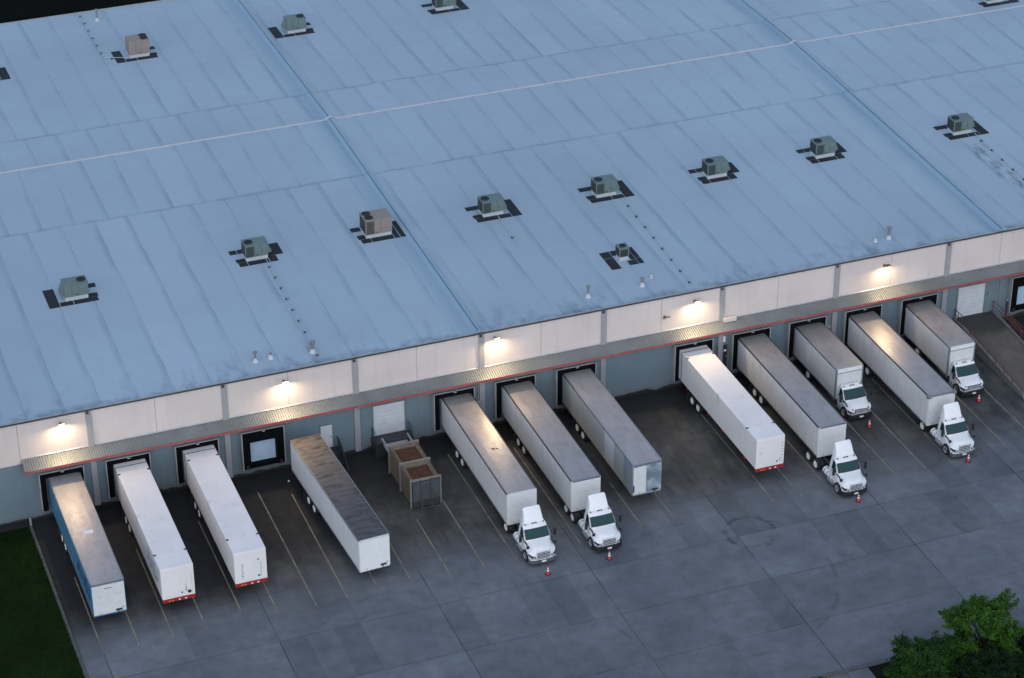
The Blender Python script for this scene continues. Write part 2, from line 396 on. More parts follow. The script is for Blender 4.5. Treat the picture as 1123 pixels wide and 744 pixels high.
def line_paint():
    m_ = mat('faded_line_paint'); t = NT(m_); x, y, z = t.xyz()
    w = t.ss(t.noise(1.3, 7., .7, st=(2,.6,1)), .40, .60)
    c = t.mix(t.m('MULTIPLY_ADD', w, .6, .12), (.31,.255,.16), (.09,.086,.08))
    t.out(c, .75); return m_
M['line'] = line_paint()
def grass(name, a, b):
    m_ = mat(name); t = NT(m_)
    n = t.noise(.12, 6., .65); n2 = t.noise(2.6, 6., .75)
    c = t.mix(t.lin(n, .3, .7, 0, 1), a, b); c = t.scale(c, t.lin(n2, .25, .75, .6, 1.35))
    t.out(c, .95); t.b.inputs['Specular IOR Level'].default_value = .04; t.bump(n2, .12, .8); return m_
M['lawn'] = grass('lawn_grass', (.005,.013,.0035), (.013,.028,.0065))
M['ground'] = grass('dark_ground', (.002,.0028,.002), (.004,.005,.0032))
M['mulch'] = grass('mulch', (.009,.010,.008), (.018,.018,.013))

# ------------------------------------------------------------------ ground sheets
def sheet(name, x0, x1, y0, y1, z, m, nx=1, ny=1):
    b = MB(); b.quad((x0,y0,z),(x1,y0,z),(x1,y1,z),(x0,y1,z))
    return tag(b.build(name, m), kind='structure')
sheet('ground', -1500, 1700, -1500, 1700, -.06, M['ground'])
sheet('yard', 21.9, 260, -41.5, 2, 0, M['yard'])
sheet('lawn', -120, 21.6, -120, -.9, .09, M['lawn'])
sheet('lower_pavement', 21.6, 76.8, -120, -41.72, .02, M['yard'])
sheet('planting_bed', 76.8, 250, -120, -41.85, .05, M['mulch'])
sheet('back_road', -200, 300, 96.3, 96.9, .0, M['kerb'])
b = MB()
for i in range(20): b.box(21.6, 21.86, -1.0-2.0*i-1.97, -1.0-2.0*i, -.05, .13 - .01*(i % 2))
tag(b.build('lawn_kerb', M['kerb'], bevel=.03), kind='structure')
b = MB()
for i in range(76): b.box(21.9+3*i, 21.9+3*i+2.97, -41.7, -41.5, -.05, .12)
tag(b.build('yard_kerb', M['kerb'], bevel=.03), kind='structure')
tag(MB().box(-60, 21.9, -.9, .0, -.05, .05).build('wall_verge', M['yard']), kind='structure')
for lx, y0, y1 in [(23.6,-19.5,-9),(26.35,-19.4,-6),(29.05,-19.3,-7),(31.68,-19.4,-6),(34.72,-18.2,-5),(37.36,-19.5,-6),(40.4,-19.5,-2.7),(42.97,-19.4,-4),
                   (45.6,-19.4,-12),(48.35,-19.3,-6),(51.47,-19.5,-11.2),(54.39,-19.4,-5),(57.1,-19.4,-3),(60.15,-19.3,-3),(62.7,-19.2,-4),(65.7,-19.4,-9),(68.3,-19.2,-12),(71.2,-18.8,-4.5),
                   (79.9,-19.4,-4.5),(82.37,-19.6,-5),(85.0,-19.3,-4),(88.2,-19.4,-5),(91.17,-19.5,-4),(94.0,-19.5,-5),(96.6,-19.2,-5),(99.3,-19.4,-5),(102.15,-19.6,-4),(105.05,-18.4,-5)]:
    sheet('parking_line', lx-.05, lx+.05, y0, y1, .009, M['line'])

# grass blades over the visible part of the lawn
rg = random.Random(77); b = MB()
for k in range(26000):
    gx, gy = 21.66-15*rg.random()**1.6, -1.0-24*rg.random(); h_ = rg.uniform(.05, .16); a_ = rg.uniform(0, 6.28); lx_, ly_ = rg.gauss(0,.06), rg.gauss(0,.06)
    w_ = rg.uniform(.012, .03); b.add([(gx-w_*math.cos(a_), gy-w_*math.sin(a_), .08), (gx+w_*math.cos(a_), gy+w_*math.sin(a_), .08), (gx+lx_, gy+ly_, .09+h_)], [(0,1,2)])
M['blade'] = grass('grass_blade', (.010,.026,.005), (.022,.046,.010))
tag(b.build('grass', M['blade']), 'short dark green grass of the lawn left of the trailers', 'grass', kind='stuff')

# ------------------------------------------------------------------ warehouse
X0, X1, YB = -6.5, 168., 79.5
ZE = 9.6
def zr(y): return ZE + .0229*min(y, 85.0 - y)
PIL = [27.5 + 11.267*i for i in range(-3, 13)]
W = empty('warehouse', (0,0,0), 'long warehouse with pale blue flat roof, cream wall and red-edged dock canopy', 'warehouse')
MB().box(X0, X1, 0, .3, 5.6, ZE-.16).build('wall', M['wall'], W)
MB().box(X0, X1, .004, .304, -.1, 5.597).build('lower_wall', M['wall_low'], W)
MB().box(X0, X0+.3, .305, YB, -.1, ZE-.16).box(X1-.3, X1, .305, YB, -.1, ZE-.16).box(X0+.31, X1-.31, YB-.3, YB, -.1, ZE-.17).build('rear_wall', M['wall'], W)
ys = [-.12, 10, 20, 30.25, 42.5, 49.25, 60, 70, YB+.1]
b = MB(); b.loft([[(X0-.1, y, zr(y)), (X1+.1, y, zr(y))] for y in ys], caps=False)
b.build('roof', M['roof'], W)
MB().box(X0-.1, X1+.1, -.13, -.015, ZE-.17, ZE-.03).build('eave_trim', M['trim_dark'], W)
MB().box(X0-.1, X1+.1, -.10, .02, ZE-.028, ZE+.035).build('eave_cap', M['galv'], W)
MB().box(X0-.1, X1+.1, YB-.12, YB+.14, zr(YB)-.25, zr(YB)+.06).build('rear_eave_trim', M['galv'], W)
JX = (61.12, 111.83)
zR = zr(42.5); rp = [(X0, .05)]
for xs in JX: rp += [(xs-.62, .05), (xs-.16, .25), (xs-.03, .35), (xs+.12, .35), (xs+.5, .05)]
rp.append((X1, .05))
MB().loft([[(x_, 42.37, zR+h_-.045), (x_, 42.37, zR+h_), (x_, 42.63, zR+h_), (x_, 42.63, zR+h_-.045)] for x_, h_ in rp], closed=True).build('ridge_strip', M['ridge'], W)
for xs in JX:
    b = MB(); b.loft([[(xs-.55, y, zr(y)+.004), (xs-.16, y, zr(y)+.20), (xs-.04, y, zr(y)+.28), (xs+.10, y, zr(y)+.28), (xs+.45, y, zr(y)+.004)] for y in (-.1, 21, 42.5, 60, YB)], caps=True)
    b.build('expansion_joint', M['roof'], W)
    MB().loft([[(xs-.17, y, zr(y)+.212), (xs-.11, y, zr(y)+.255)] for y in (-.1, 21, 42.5, 60, YB)], caps=False).build('joint_seal', M['seal'], W)
for px in PIL:
    d = MB().box(px-.24, px+.24, -.13, .0, .25, ZE-.19).build('downspout', M['downspout'], W)
    MB().box(px-.20, px+.02, -.20, -.125, ZE-.42, ZE-.2).build('scupper', M['trim_dark'], d)
# canopy
cx0, cx1 = 21.75, 150.
cr = empty('canopy', (0,0,0), None, None); cr.parent = W
prof = []; x = cx0; k = 0
while x < cx1:
    prof += [(x, 0), (x+.07, 0), (x+.095, .07), (x+.175, .07)]; x += .2
b = MB()
top = [(p, -.0, 6.0+h) for p, h in prof]; bot = [(p, -1.44, 5.62+h) for p, h in prof]
b.loft([top, bot], caps=False)
def corrugated():
    m_ = mat('canopy_metal'); t = NT(m_); x, y, z = t.xyz()
    c = t.scale((.27,.28,.27), t.lin(t.noise(.35, 5.), .3, .7, .8, 1.1))
    c = t.mix(t.m('MULTIPLY', t.ss(t.noise(1.4, 7., .7), .5, .72), .4), c, (.12,.115,.105))
    t.out(c, .5, .3); return m_
M['canopy'] = corrugated()
b.build('roof_sheet', M['canopy'], cr)
MB().box(cx0-.03, cx1, -1.49, -1.442, 5.47, 5.70).build('fascia', M['red_fascia'], cr)
MB().box(cx0-.03, cx0, -1.44, 0, 5.45, 5.66).build('end_trim', M['red_fascia'], cr)
MB().prism([(0,6.06),(-.09,6.06),(-.09,6.08),(0,6.16)], 'x', 22.9, cx1).build('flashing', M['galv'], cr)
MB().prism([(-.0,5.93),(-1.43,5.55),(-1.43,5.50),(-.0,5.86)], 'x', cx0+.02, cx1).build('soffit', M['galv'], cr)
MB().box(83.95, 85.1, -.5, -.12, 6.0, 6.32).build('outlet_box', M['wall'], W)
# dock shelters
docked = {24.75:2.62, 30.25:2.62, 36.05:2.62, 58.6:2.62, 64.2:2.62, 69.85:2.62, 81.05:2.62, 86.65:2.62, 92.2:2.6, 97.8:2.62, 103.5:2.6}
def shelter(xc, wide):
    s = MB().box(xc-1.86, xc-1.78, -.58, -.0, .98, 4.58).box(xc+1.78, xc+1.86, -.58, -.0, .98, 4.58).box(xc-1.86, xc+1.86, -.58, -.0, 4.585, 4.66).build('dock_shelter', M['shelter_frame'], W)
    hw, zt = (1.33, 4.14) if wide else (1.14, 3.55)
    MB().box(xc-1.775, xc-hw, -.54, -.02, 1.0, 4.575).box(xc+hw, xc+1.775, -.54, -.02, 1.0, 4.575).box(xc-hw+.002, xc+hw-.002, -.535, -.02, zt, 4.57).build('curtain', M['curtain'], s)
    if not wide:
        MB().box(xc-hw+.003, xc+hw-.003, -.53, -.02, 1.02, 1.36).build('sill_pad', M['curtain'], s)
        MB().box(xc-1.12, xc+1.12, -.09, -.03, 1.37, 3.54).build('door_panel', M['door_blue'], s)
        for q in (-1, 1): MB().box(xc+q*1.45-.12, xc+q*1.45+.12, -.68, -.545, 1.02, 1.38).build('bumper', M['rubber'], s)
    MB().cyl((xc+.2, -.585, 4.5), (xc-.05, -.585, 4.5), .05).build('dock_light', M['galv'], s)
for xc in docked: shelter(xc, True)
for xc in (41.68, 115.0, 120.6): shelter(xc, False)
# doors
def roll_door(x0, x1, z0, z1):
    d = MB()
    n = 8
    for i in range(n):
        a = z0+(z1-z0)*i/n; e = z0+(z1-z0)*(i+1)/n; d.box(x0, x1, -.05, .0, a+.006, e-.006)
    d = d.build('roll_door', M['door_white'], W)
    MB().box(x0-.12, x0-.005, -.07, 0, z0, z1+.1).box(x1+.005, x1+.12, -.07, 0, z0, z1+.1).box(x0-.004, x1+.004, -.07, 0, z1+.004, z1+.1).build('frame', M['corner_grey'], d)
roll_door(51.5, 54.25, 1.4, 4.35); roll_door(107.85, 110.6, 1.28, 4.4)
def man_door(x0, x1, z0, z1, m):
    d = MB().box(x0, x1, -.06, 0, z0, z1).build('door', M[m], W)
    MB().box(x0-.08, x0-.003, -.08, 0, z0, z1+.08).box(x1+.003, x1+.08, -.08, 0, z0, z1+.08).box(x0-.002, x1+.002, -.08, 0, z1+.003, z1+.08).build('frame', M['corner_grey'], d)
    MB().box(x1-.16, x1-.06, -.12, -.062, z0+1.0, z0+1.12).build('handle', M['galv'], d)
    return d
man_door(46.8, 47.8, 1.22, 3.44, 'door_white')
d = man_door(83.5, 84.55, 1.2, 3.46, 'door_dark')
MB().box(84.2, 84.45, -.065, -.061, 2.75, 2.95).build('notice', M['chip_white'], d)
sg = MB().box(83.6, 84.32, -.05, -.0, 3.72, 4.32).build('door_sign', M['chip_white'], W)
MB().box(83.72, 83.98, -.056, -.051, 4.0, 4.1).build('print', M['grey_mark'], sg)
for (px, z0, z1) in ((39.1, .3, 3.6), (60.95, 1.6, 5.5), (68.0, .6, 3.2), (68.25, .4, 2.9), (91.9+1.9, 2.9, 5.4), (106.6, 2.2, 5.4), (112.2, 2., 5.3)):
    MB().cyl((px, -.06, z0), (px, -.06, z1), .04, n=8).build('conduit', M['galv'], W)
MB().box(60.7, 61.3, -.22, -.0, 2.0, 2.9).build('junction_box', M['galv'], W)
MB().box(94.15, 94.75, -.18, -.0, 3.0, 3.4).build('junction_box', M['galv'], W)
MB().box(111.0, 111.22, -.16, -.0, 3.1, 3.3).build('junction_box', M['galv'], W)

# wall lamps: lit ones carry a real lamp
def emis(name, col, st):
    m_ = mat(name); t = NT(m_); t.b.inputs['Emission Color'].default_value = (*col, 1); t.b.inputs['Emission Strength'].default_value = st; t.out((.8,.8,.8), .4); return m_
M['lens_lit'] = emis('lamp_lens_lit', (1., .74, .42), 10.)
M['lens_off'] = plain('lamp_lens_off', (.5,.5,.5), .2)
LAMP = dict(power=175., col=(1., .75, .46))
def wall_lamp(x, z, lit, label, tilt=28):
    r = empty('wall_lamp', (x, 0, z), label, 'wall lamp', 'lamps on the cream wall above the canopy')
    MB().box(-.09, .09, -.05, 0, -.45, -.12).build('back_plate', M['lamp_metal'], r, bevel=.01)
    MB().tube([(0,-.04,-.3),(0,-.16,-.24),(0,-.30,.0),(0,-.55,.03)], .03).build('arm', M['lamp_metal'], r)
    h = MB().box(-.26, .26, -.2, .2, -.03, .06).build('housing', M['lamp_metal'], r, bevel=.02); h.location = (0,-.62,.04); h.rotation_euler = (R(-tilt),0,0)
    MB().box(-.22, .22, -.16, .16, -.045, -.032).build('lens', M['lens_lit' if lit else 'lens_off'], h)
    if lit:
        l = bpy.data.lights.new('lamp_light', 'AREA'); l.shape = 'DISK'; l.size = .4; l.energy = LAMP['power'] * (.75 if tilt < 10 else 1.); l.color = LAMP['col']; l.spread = R(172)
        o = bpy.data.objects.new('lamp_light', l); COL.objects.link(o); o.parent = r; o.location = (0,-.72,-.12); o.rotation_euler = (R(-20),0,0)
where = ['over the blue-sided trailer', 'below the three roof vents', 'just right of the left roof seam', 'just right of the unlit lamp', 'nearest the right edge']
for i in range(5): wall_lamp(25.2+18.65*i, [8.95,8.8,9.0,8.75,8.62][i], True, 'lit warm lamp on cream wall, ' + where[i], tilt=[43,43,45,42,6][i])
wall_lamp(78.3, 7.75, False, 'small unlit lamp on cream wall, lower than the lit lamps')

# ------------------------------------------------------------------ rooftop units
def fan(b, x, y, z, r):
    b.lathe([(r,-.02),(r,.05),(r*.92,.06),(r*.9,.0),(.08,-.01),(.0,-.0)], (x,y,z), n=24)
    for k in range(6):
        a = k*math.pi/6; c_, s_ = math.cos(a)*r*.9, math.sin(a)*r*.9
        b.tube([(x-c_,y-s_,z+.05),(x+c_,y+s_,z+.05)], .008, n=4)
def rooftop_unit(name, loc, label, w=2.1, d=1.35, h=1.15, col='unit_green', mir=False, fans=1, small=False, name_h=True):
    r = empty(name, loc, label, 'air conditioner', 'air conditioners on the warehouse roof')
    q = -1 if mir else 1
    def B(x0, x1, *a): 
        return (min(q*x0,q*x1), max(q*x0,q*x1), *a)
    MB().box(*B(-w/2+.05, w/2-.05, .05, d-.05, 0, .36)).build('curb', M['curb_white'], r, bevel=.02)
    body = MB().box(*B(-w/2, w/2, 0, d, .365, .365+h)).build('body', M[col], r, bevel=.025)
    zt = .365+h
    MB().box(*B(-w/2-.025, w/2+.025, -.025, d+.025, zt+.002, zt+.05)).build('lid', M[col], r, bevel=.01)
    fx = -w/2+.46 if not small else 0
    for k in range(fans):
        f = MB(); yy = d/2 if fans == 1 else d*(.27+.46*k); fan(f, q*fx, yy, zt+.06, .40 if not small else .3)
        f.build('fan', M['unit_grille'], r, smooth=True)
    gx0, gx1 = -w/2+.08, -w/2+(.78 if not small else .85*w/1.)
    g = MB()
    for k in range(14):
        z0 = .45 + (h-.16)*k/14; g.box(*B(gx0, gx1, -.02, -.002, z0, z0+(h-.16)/14*.62))
    if not mir or small: g.build('coil_grille', M['unit_grille'], r)
    g = MB().box(*B(-w/2-.014, -w/2-.002, .08, d-.08, .45, zt-.08)); g.build('end_grille', M['unit_grille'], r)
    if not small:
        g = MB()
        for px in (-w/2+.84, -w/2+1.42): g.box(*B(px, px+.02, -.012, -.001, .42, zt-.03))
        g.build('panel_seams', M['dark_metal'], r)
        g = MB().box(*B(-w/2+1.5, -w/2+1.56, -.02, -.001, .8, .9)).box(*B(-w/2+.95, -w/2+1.15, -.02, -.001, .5, .58)); g.build('latch', M['dark_metal'], r)
        # sloping rain hood on the end away from the fan
        if col == 'unit_green': MB().prism([(q*w/2+q*.002, .5), (q*(w/2+.32), .5), (q*(w/2+.32), .7), (q*w/2+q*.002, zt-.1)], 'y', .15, d-.15).build('rain_hood', M[col], r, bevel=.01)
    return r
def pads(loc, rects, label, slope=.0229, mir=False):
    r = empty('roof_walkway', loc, label, 'walkway pads', 'dark walkway pads round the roof units')
    r.rotation_euler = (math.atan(slope), 0, 0)
    for x0, x1, y0, y1 in rects:
        if mir: x0, x1 = -x1, -x0
        MB().box(x0, x1, y0, y1, .006, .035).build('pad', M['pad'], r)
STD = [(-1.75,.35,-.72,-.05),(.43,1.55,-.72,-.05),(1.63,2.55,-.72,2.45),(-1.85,-.98,.02,.62),(-2.0,-.55,1.62,2.3)]
ALT = [(-1.75,-1.0,-.72,-.05),(-.92,.95,-.72,-.05),(1.05,1.75,-.72,.3),(1.05,2.5,.38,2.4),(-1.85,-.98,.02,.62),(-2.05,-1.4,1.62,2.3),(-1.32,-.55,1.62,2.3)]
BIG = [(-1.75,-.85,-.7,0.),(-.78,1.25,-.7,0.),(1.33,1.78,-.7,2.2),(1.88,2.4,-.7,2.3),(-1.9,-1.2,.08,.8),(-2.1,-1.2,1.6,2.3)]
SML = [(-1.65,-.75,-1.2,.75),(-1.65,-.75,.85,1.9),(-.67,.1,1.1,1.9),(.2,1.05,-.95,-.2),(.65,1.05,-.12,1.5),(1.12,1.55,-.95,.05),(1.12,1.55,.13,2.0)]
units = [
 (47.35, 64.95, 'tan roof unit near the far edge, fans at its right', dict(w=2.2,d=1.6,h=1.5,col='unit_tan',mir=True,fans=2), STD, 'far tan unit at the upper left'),
 (64.4, 65.1, 'grey-green roof unit just right of the left seam, near the top edge', dict(mir=True), STD, 'far unit right of the left seam'),
 (81.1, 65.2, 'grey-green roof unit cut by the top edge of the photo', dict(), STD, 'unit cut by the top edge'),
 (92.6, 66.0, 'roof unit beyond the top middle edge, hardly showing', dict(), STD, 'hardly showing unit at the top middle edge'),
 (137.0, 44.4, 'dark roof unit in the top right corner behind the pale ridge strip', dict(), STD, 'unit in the top right corner'),
 (30.4, 17.1, 'leftmost roof unit on the near slope, fan at its right end', dict(mir=True), STD, 'leftmost unit on the near slope'),
 (46.85, 18.3, 'grey-green roof unit with a dotted pipe running down to three vents', dict(), ALT, 'unit above the three vents'),
 (58.3, 18.5, 'large tan two-fan roof unit just left of the left seam', dict(w=2.5,d=1.8,h=1.45,col='unit_tan',fans=2), BIG, 'large tan unit left of the left seam'),
 (69.35, 18.6, 'grey-green near-slope roof unit, first one right of the left seam', dict(), STD, 'first near-slope unit right of the left seam'),
 (80.5, 18.4, 'grey-green roof unit behind the small condenser, dotted pipe beside it', dict(), STD, 'unit behind the small condenser'),
 (91.75, 18.2, 'grey-green roof unit second to the left of the right seam', dict(), ALT, 'second unit left of the right seam'),
 (103.2, 18.35, 'grey-green roof unit nearest the left side of the right seam', dict(), ALT, 'unit nearest the right seam on its left'),
 (118.0, 18.1, 'grey-green roof unit right of the right seam, leak stain below it', dict(), STD, 'unit with the leak stain below it'),
 (77.4, 6.9, 'small grey condenser near the front eave, smallest roof unit', dict(w=.95,d=.95,h=.85,small=True), SML, 'small condenser near the front eave'),
 (31.2, 65.2, 'roof unit beyond the upper left edge of the photo', dict(), STD, 'unit beyond the upper left edge')]
for x, y, lab, kw, pr, short in units:
    z = zr(y); up_ = .0229 if y < 42.5 else -.0229
    pads((x, y, z), pr, 'dark walkway pads round the ' + short, up_, kw.get('mir', False))
    rooftop_unit('small_condenser' if kw.get('small') else 'rooftop_unit', (x, y, z-.01), lab, **kw)
# vent pipes
def vent(x, y, label, h=.9, r=.11, cone=.28, ht=True):
    o = empty('vent_pipe', (x, y, zr(y)-.02), label, 'vent pipe', 'vent pipes through the roof')
    MB().lathe([(cone,0),(cone*.8,.12),(r*1.25,.34),(r*1.2,.4)], (0,0,0), n=16).build('boot', M['curb_white'], o, smooth=True)
    MB().cyl((0,0,.05), (0,0,h), r, n=14).build('stack', M['corner_grey'], o, smooth=True)
    if ht: MB().lathe([(0,.16),(r*1.9,.06),(r*1.9,0),(0,0)], (0,0,h+.05), n=14).build('cap', M['corner_grey'], o, smooth=True)
vent(45.4, 76.6, 'tall vent pipe by the far roof edge, behind the tan unit', 1.2)
vent(42.1, 2.1, 'vent pipe near the front eave, leftmost of the three left of the seam', .85)
vent(43.45, 2.2, 'low grey vent pipe, middle of the three left of the seam', .55, ht=False)
vent(47.0, 1.85, 'stout vent pipe at the lower end of the left dotted pipe', .95, .14, .32)
vent(72.0, 2.2, 'lone tall vent pipe near the front eave, left of the small condenser', 1.0)
vent(77.15, 2.3, 'vent pipe in front of the small condenser', .7)
vent(78.45, 3.3, 'thin white vent pipe just right of the small condenser', .5, .05, .15, False)
vent(101.4, 2.3, 'tall vent pipe near the right roof seam, right of the low stub', 1.05, .15)
vent(100.0, 2.2, 'low stub vent beside the tall pipe near the right roof seam', .35, .1, .22, False)
def gas_pipe(pts, label, step=1.9):
    o = empty('roof_pipe', (pts[0][0], pts[0][1], zr(pts[0][1])), label, 'roof pipe', 'dotted pipes across the roof')
    L = [Vector((x-pts[0][0], y-pts[0][1], zr(y)-zr(pts[0][1])+.17)) for x, y in pts]
    MB().tube(L, .035, n=6).build('pipe', M['pipe'], o)
    for a, e in zip(L[:-1], L[1:]):
        n = max(1, int((e-a).length/step))
        for i in range(n):
            p = a.lerp(e, (i+.7)/n); MB().box(p.x-.12, p.x+.12, p.y-.08, p.y+.08, p.z-.17, p.z-.04).build('pipe_block', M['dark_metal'], o)
gas_pipe([(47.55,18.0),(47.2,.6)], 'pale pipe on dark blocks from the grey-green unit down to the stout vent pipe')
gas_pipe([(81.7,17.4),(81.25,.7)], 'pale pipe on dark blocks running right of the small condenser to the eave')
gas_pipe([(119.0,17.6),(118.6,3.)], 'pipe on dark blocks beside the leak stain at the right')
gas_pipe([(46.2,64.9),(43.8,65.9),(43.95,79.0)], 'pale pipe on dark blocks from the tan unit to the far roof edge')
gas_pipe([(69.6,18.0),(69.5,12.5)], 'short bare pipe below the unit right of the left roof seam', 9.)

# ------------------------------------------------------------------ vehicles
def wheel_mesh(b, b2, x, y, r=.51, w=.28, out=1, n=22):
    """tyre into b, rim into b2; out=+1 when the outer face looks to +x"""
    h = w/2
    b.lathe([(r*.62,-h*.85),(r*.9,-h),(r,-h*.7),(r,h*.7),(r*.9,h),(r*.62,h*.85)], (x,y,r), 'x', n)
    xo = x+out*h*.7
    b2.lathe([(r*.62,out*.03),(r*.56,out*.05),(r*.5,-out*.05),(r*.25,-out*.04),(r*.24,out*.07),(0,out*.08)], (xo,y,r), 'x', n)
    b2.lathe([(r*.62,0.),(0,0.)], (x-out*h*.6,y,r), 'x', n)
def add_wheel(parent, x, y, out, dual=False, r=.51, rim='white_paint'):
    b = MB(); b2 = MB(); wheel_mesh(b, b2, x, y, r, out=out)
    if dual: wheel_mesh(b, b2, x-out*.33, y, r, out=out)
    w = b.build('wheel', M['rubber'], parent, smooth=True); b2.build('rim', M[rim], w, smooth=True)
def bogie(parent, ys, r=.51):
    for yy in ys:
        for q in (-1, 1): add_wheel(parent, q*1.12, yy, q, True, r)
    b = MB()
    for yy in ys: b.cyl((-1.0,yy,r), (1.0,yy,r), .09)
    b.box(-.62, -.5, min(ys)-1.1, max(ys)+1.1, .72, .98).box(.5, .62, min(ys)-1.1, max(ys)+1.1, .72, .98)
    b.build('axle_frame', M['dark_metal'], parent)
    m = MB()
    for q in (-1, 1): m.box(q*1.12-.3, q*1.12+.3, max(ys)+.75, max(ys)+.77, .2, .95)
    m.build('mud_flap', M['rubber'], parent)
LEN, HW, ZB, ZT = 16.1, 1.3, 1.12, 4.08
def nose_box(b, hw, y0, y1, z0, z1, r=.13):
    """van body: vertical front corners rounded"""
    ring = []
    for k in range(5):
        a = R(180+22.5*k); ring.append((-hw+r+math.cos(a)*r, y0+r+math.sin(a)*r))
    for k in range(5):
        a = R(270+22.5*k); ring.append((hw-r+math.cos(a)*r, y0+r+math.sin(a)*r))
    ring += [(hw, y1), (-hw, y1)]
    return b.prism(ring, 'z', z0, z1)
def landing_gear(parent, y=-12.6):
    b = MB()
    for q in (-1, 1):
        b.box(q*.75-.07, q*.75+.07, y-.07, y+.07, .1, 1.1).box(q*.75-.15, q*.75+.15, y-.15, y+.15, .02, .1)
    b.box(-.7, .7, y-.03, y+.03, .55, .63).build('landing_gear', M['dark_metal'], parent)
def dry_van(name, x, ynose, label, side='side_white', roof='roof_alu', nose='white_panel', rz=0, tail_y=None, rails='dark_metal', L=LEN, nose_cap=None, bogie_at=(-3.9,-5.2), loc=None):
    """local: rear at y=0, nose at y=-L"""
    r = empty(name, loc or (x, ynose+L, 0), label, 'semi-trailer', 'semi-trailers backed to the docks', rz)
    b = MB(); nose_box(b, HW, -L, 0, ZB, ZT-.03)
    b.build('cargo_box', M[side], r)
    MB().box(-HW+.05, HW-.05, -L-.012, -L-.002, ZB+.12, ZT-.14).build('front_panel', M[nose], r)
    # roof sheet a touch crowned, inside the top rails
    MB().loft([[(-HW+.05, y, ZT-.02), (-.6, y, ZT+.012), (.6, y, ZT+.012), (HW-.05, y, ZT-.02)] for y in (-L+.09, -L*.66, -L*.33, -.02)], caps=False).build('roof', M[roof], r)
    MB().box(-HW-.012, -HW+.05, -L+.12, -.01, ZT-.10, ZT+.018).box(HW-.05, HW+.012, -L+.12, -.01, ZT-.10, ZT+.018).build('top_rail', M[rails], r)
    MB().box(-HW-.015, -HW+.02, -L+.13, -.01, ZB-.03, ZB+.13).box(HW-.02, HW+.015, -L+.13, -.01, ZB-.03, ZB+.13).build('bottom_rail', M['alu'], r)
    MB().box(-HW+.1, HW-.1, -L-.016, -L+.10, ZT-.12, ZT+.02).build('front_rail', M[nose_cap or 'alu'], r)
    MB().box(-HW, HW, .002, .06, ZB-.1, ZT-.02).build('rear_frame', M['alu'], r)
    MB().box(-1.1, 1.1, -L+.2, -.2, ZB-.16, ZB-.04).build('underframe', M['dark_metal'], r)
    bogie(r, bogie_at); landing_gear(r)
    MB().box(.45, .95, -L-.06, -L-.015, ZB+.22, ZB+.38).box(.62, .68, -L-.05, -L-.015, ZB+.05, ZB+.22).build('hose_box', M['dark_metal'], r)
    MB().box(1.0, 1.07, -L-.04, -L-.015, ZB+.42, ZB+.5).box(-.75, -.69, -L-.04, -L-.015, ZB+.18, ZB+.24).build('front_light', M['dark_mark'], r)
    b = MB()
    for yy in (-L+.4, -L*.5): b.box(-HW-.03, -HW-.016, yy, yy+.14, ZB+.03, ZB+.08)
    b.build('marker_light', M['amber'], r)
    return r
def print_strokes(parent, name, m, x, y0, y1, z0, z1, n, seed, out):
    """an unreadable row of printed strokes on the side"""
    rr = random.Random(seed); b = MB(); step = (y1-y0)/n
    for i in range(n):
        a = y0+i*step; kind = rr.random()
        zz0 = z0 + rr.random()*.25*(z1-z0); zz1 = z1 - rr.random()*.3*(z1-z0)
        b.box(x-.002, x+.002, a+step*.1, a+step*.38, zz0, zz1)
        if kind > .35: b.box(x-.003, x+.003, a+step*.38, a+step*.82, zz1-.18*(zz1-zz0), zz1)
        if kind < .75: b.box(x-.0035, x+.0035, a+step*.38, a+step*.82, zz0, zz0+.2*(zz1-zz0))
        if kind > .5: b.box(x-.004, x+.004, a+step*.7, a+step*.85, zz0+.3*(zz1-zz0), zz1-.2*(zz1-zz0))
    o = b.build(name, M[m], parent); return o

YN = -16.25
t1 = dry_van('semi_trailer', 24.95, YN, 'blue-sided semi-trailer with grey roof and white nose, nearest the lawn', side='side_blue', roof='roof_alu2', nose='white_panel', rails='corner_grey')
MB().box(-.25, .45, -9.2, -8.75, ZT+.014, ZT+.02).build('roof_patch', M['chip_white'], t1)
print_strokes(t1, 'lettering', 'blue_mark', -HW-.006, -15.4, -10.4, 1.9, 3.55, 6, 3, -1)
MB().box(-.3, .3, -LEN-.02, -LEN-.013, 3.55, 3.62).build('front_vent', M['corner_grey'], t1)
# the van parked off the dock, slightly askew
a4 = math.atan2(-.0565*0-(44.43-43.54), 15.85)
t4 = dry_van('semi_trailer', 0, 0, 'old white semi-trailer with weathered brown roof, parked off the dock', side='side_clean', roof='roof_rusty', nose='white_paint', rz=.056, loc=(44.85, -2.1, 0), rails='corner_grey', L=15.9, nose_cap='white_panel')
t5 = dry_van('semi_trailer', 58.82, YN+.1, 'white semi-trailer with a small dark smudge on its shiny roof', nose_cap='white_panel')
MB().box(-.12, .2, -9.4, -9.25, ZT+.014, ZT+.03).box(.24, .42, -9.5, -9.38, ZT+.014, ZT+.03).box(.0, .1, -9.6, -9.5, ZT+.014, ZT+.03).build('roof_smudge', M['dark_mark'], t5)
t6 = dry_van('semi_trailer', 64.35, YN, 'white semi-trailer with plain shiny roof, between the smudged-roof one and the silver one')
t7 = dry_van('semi_trailer', 69.9, YN+.3, 'silver semi-trailer with patched sides and half-white nose, no tractor', side='side_patched', roof='roof_alu2', nose='nose_patched', rails='alu', nose_cap='alu')
MB().box(-HW+.06, -.12, -LEN-.024, -LEN-.0125, ZB+.14, ZT-.2).build('white_nose_panel', M['white_panel'], t7)
MB().box(-HW+.05, -HW+.16, -LEN-.03, -LEN-.025, 1.45, 2.15).build('nose_decal', M['blue_mark'], t7)
MB().box(-.05, .3, -9.2, -9.05, ZT+.012, ZT+.06).build('roof_hatch', M['galv'], t7)
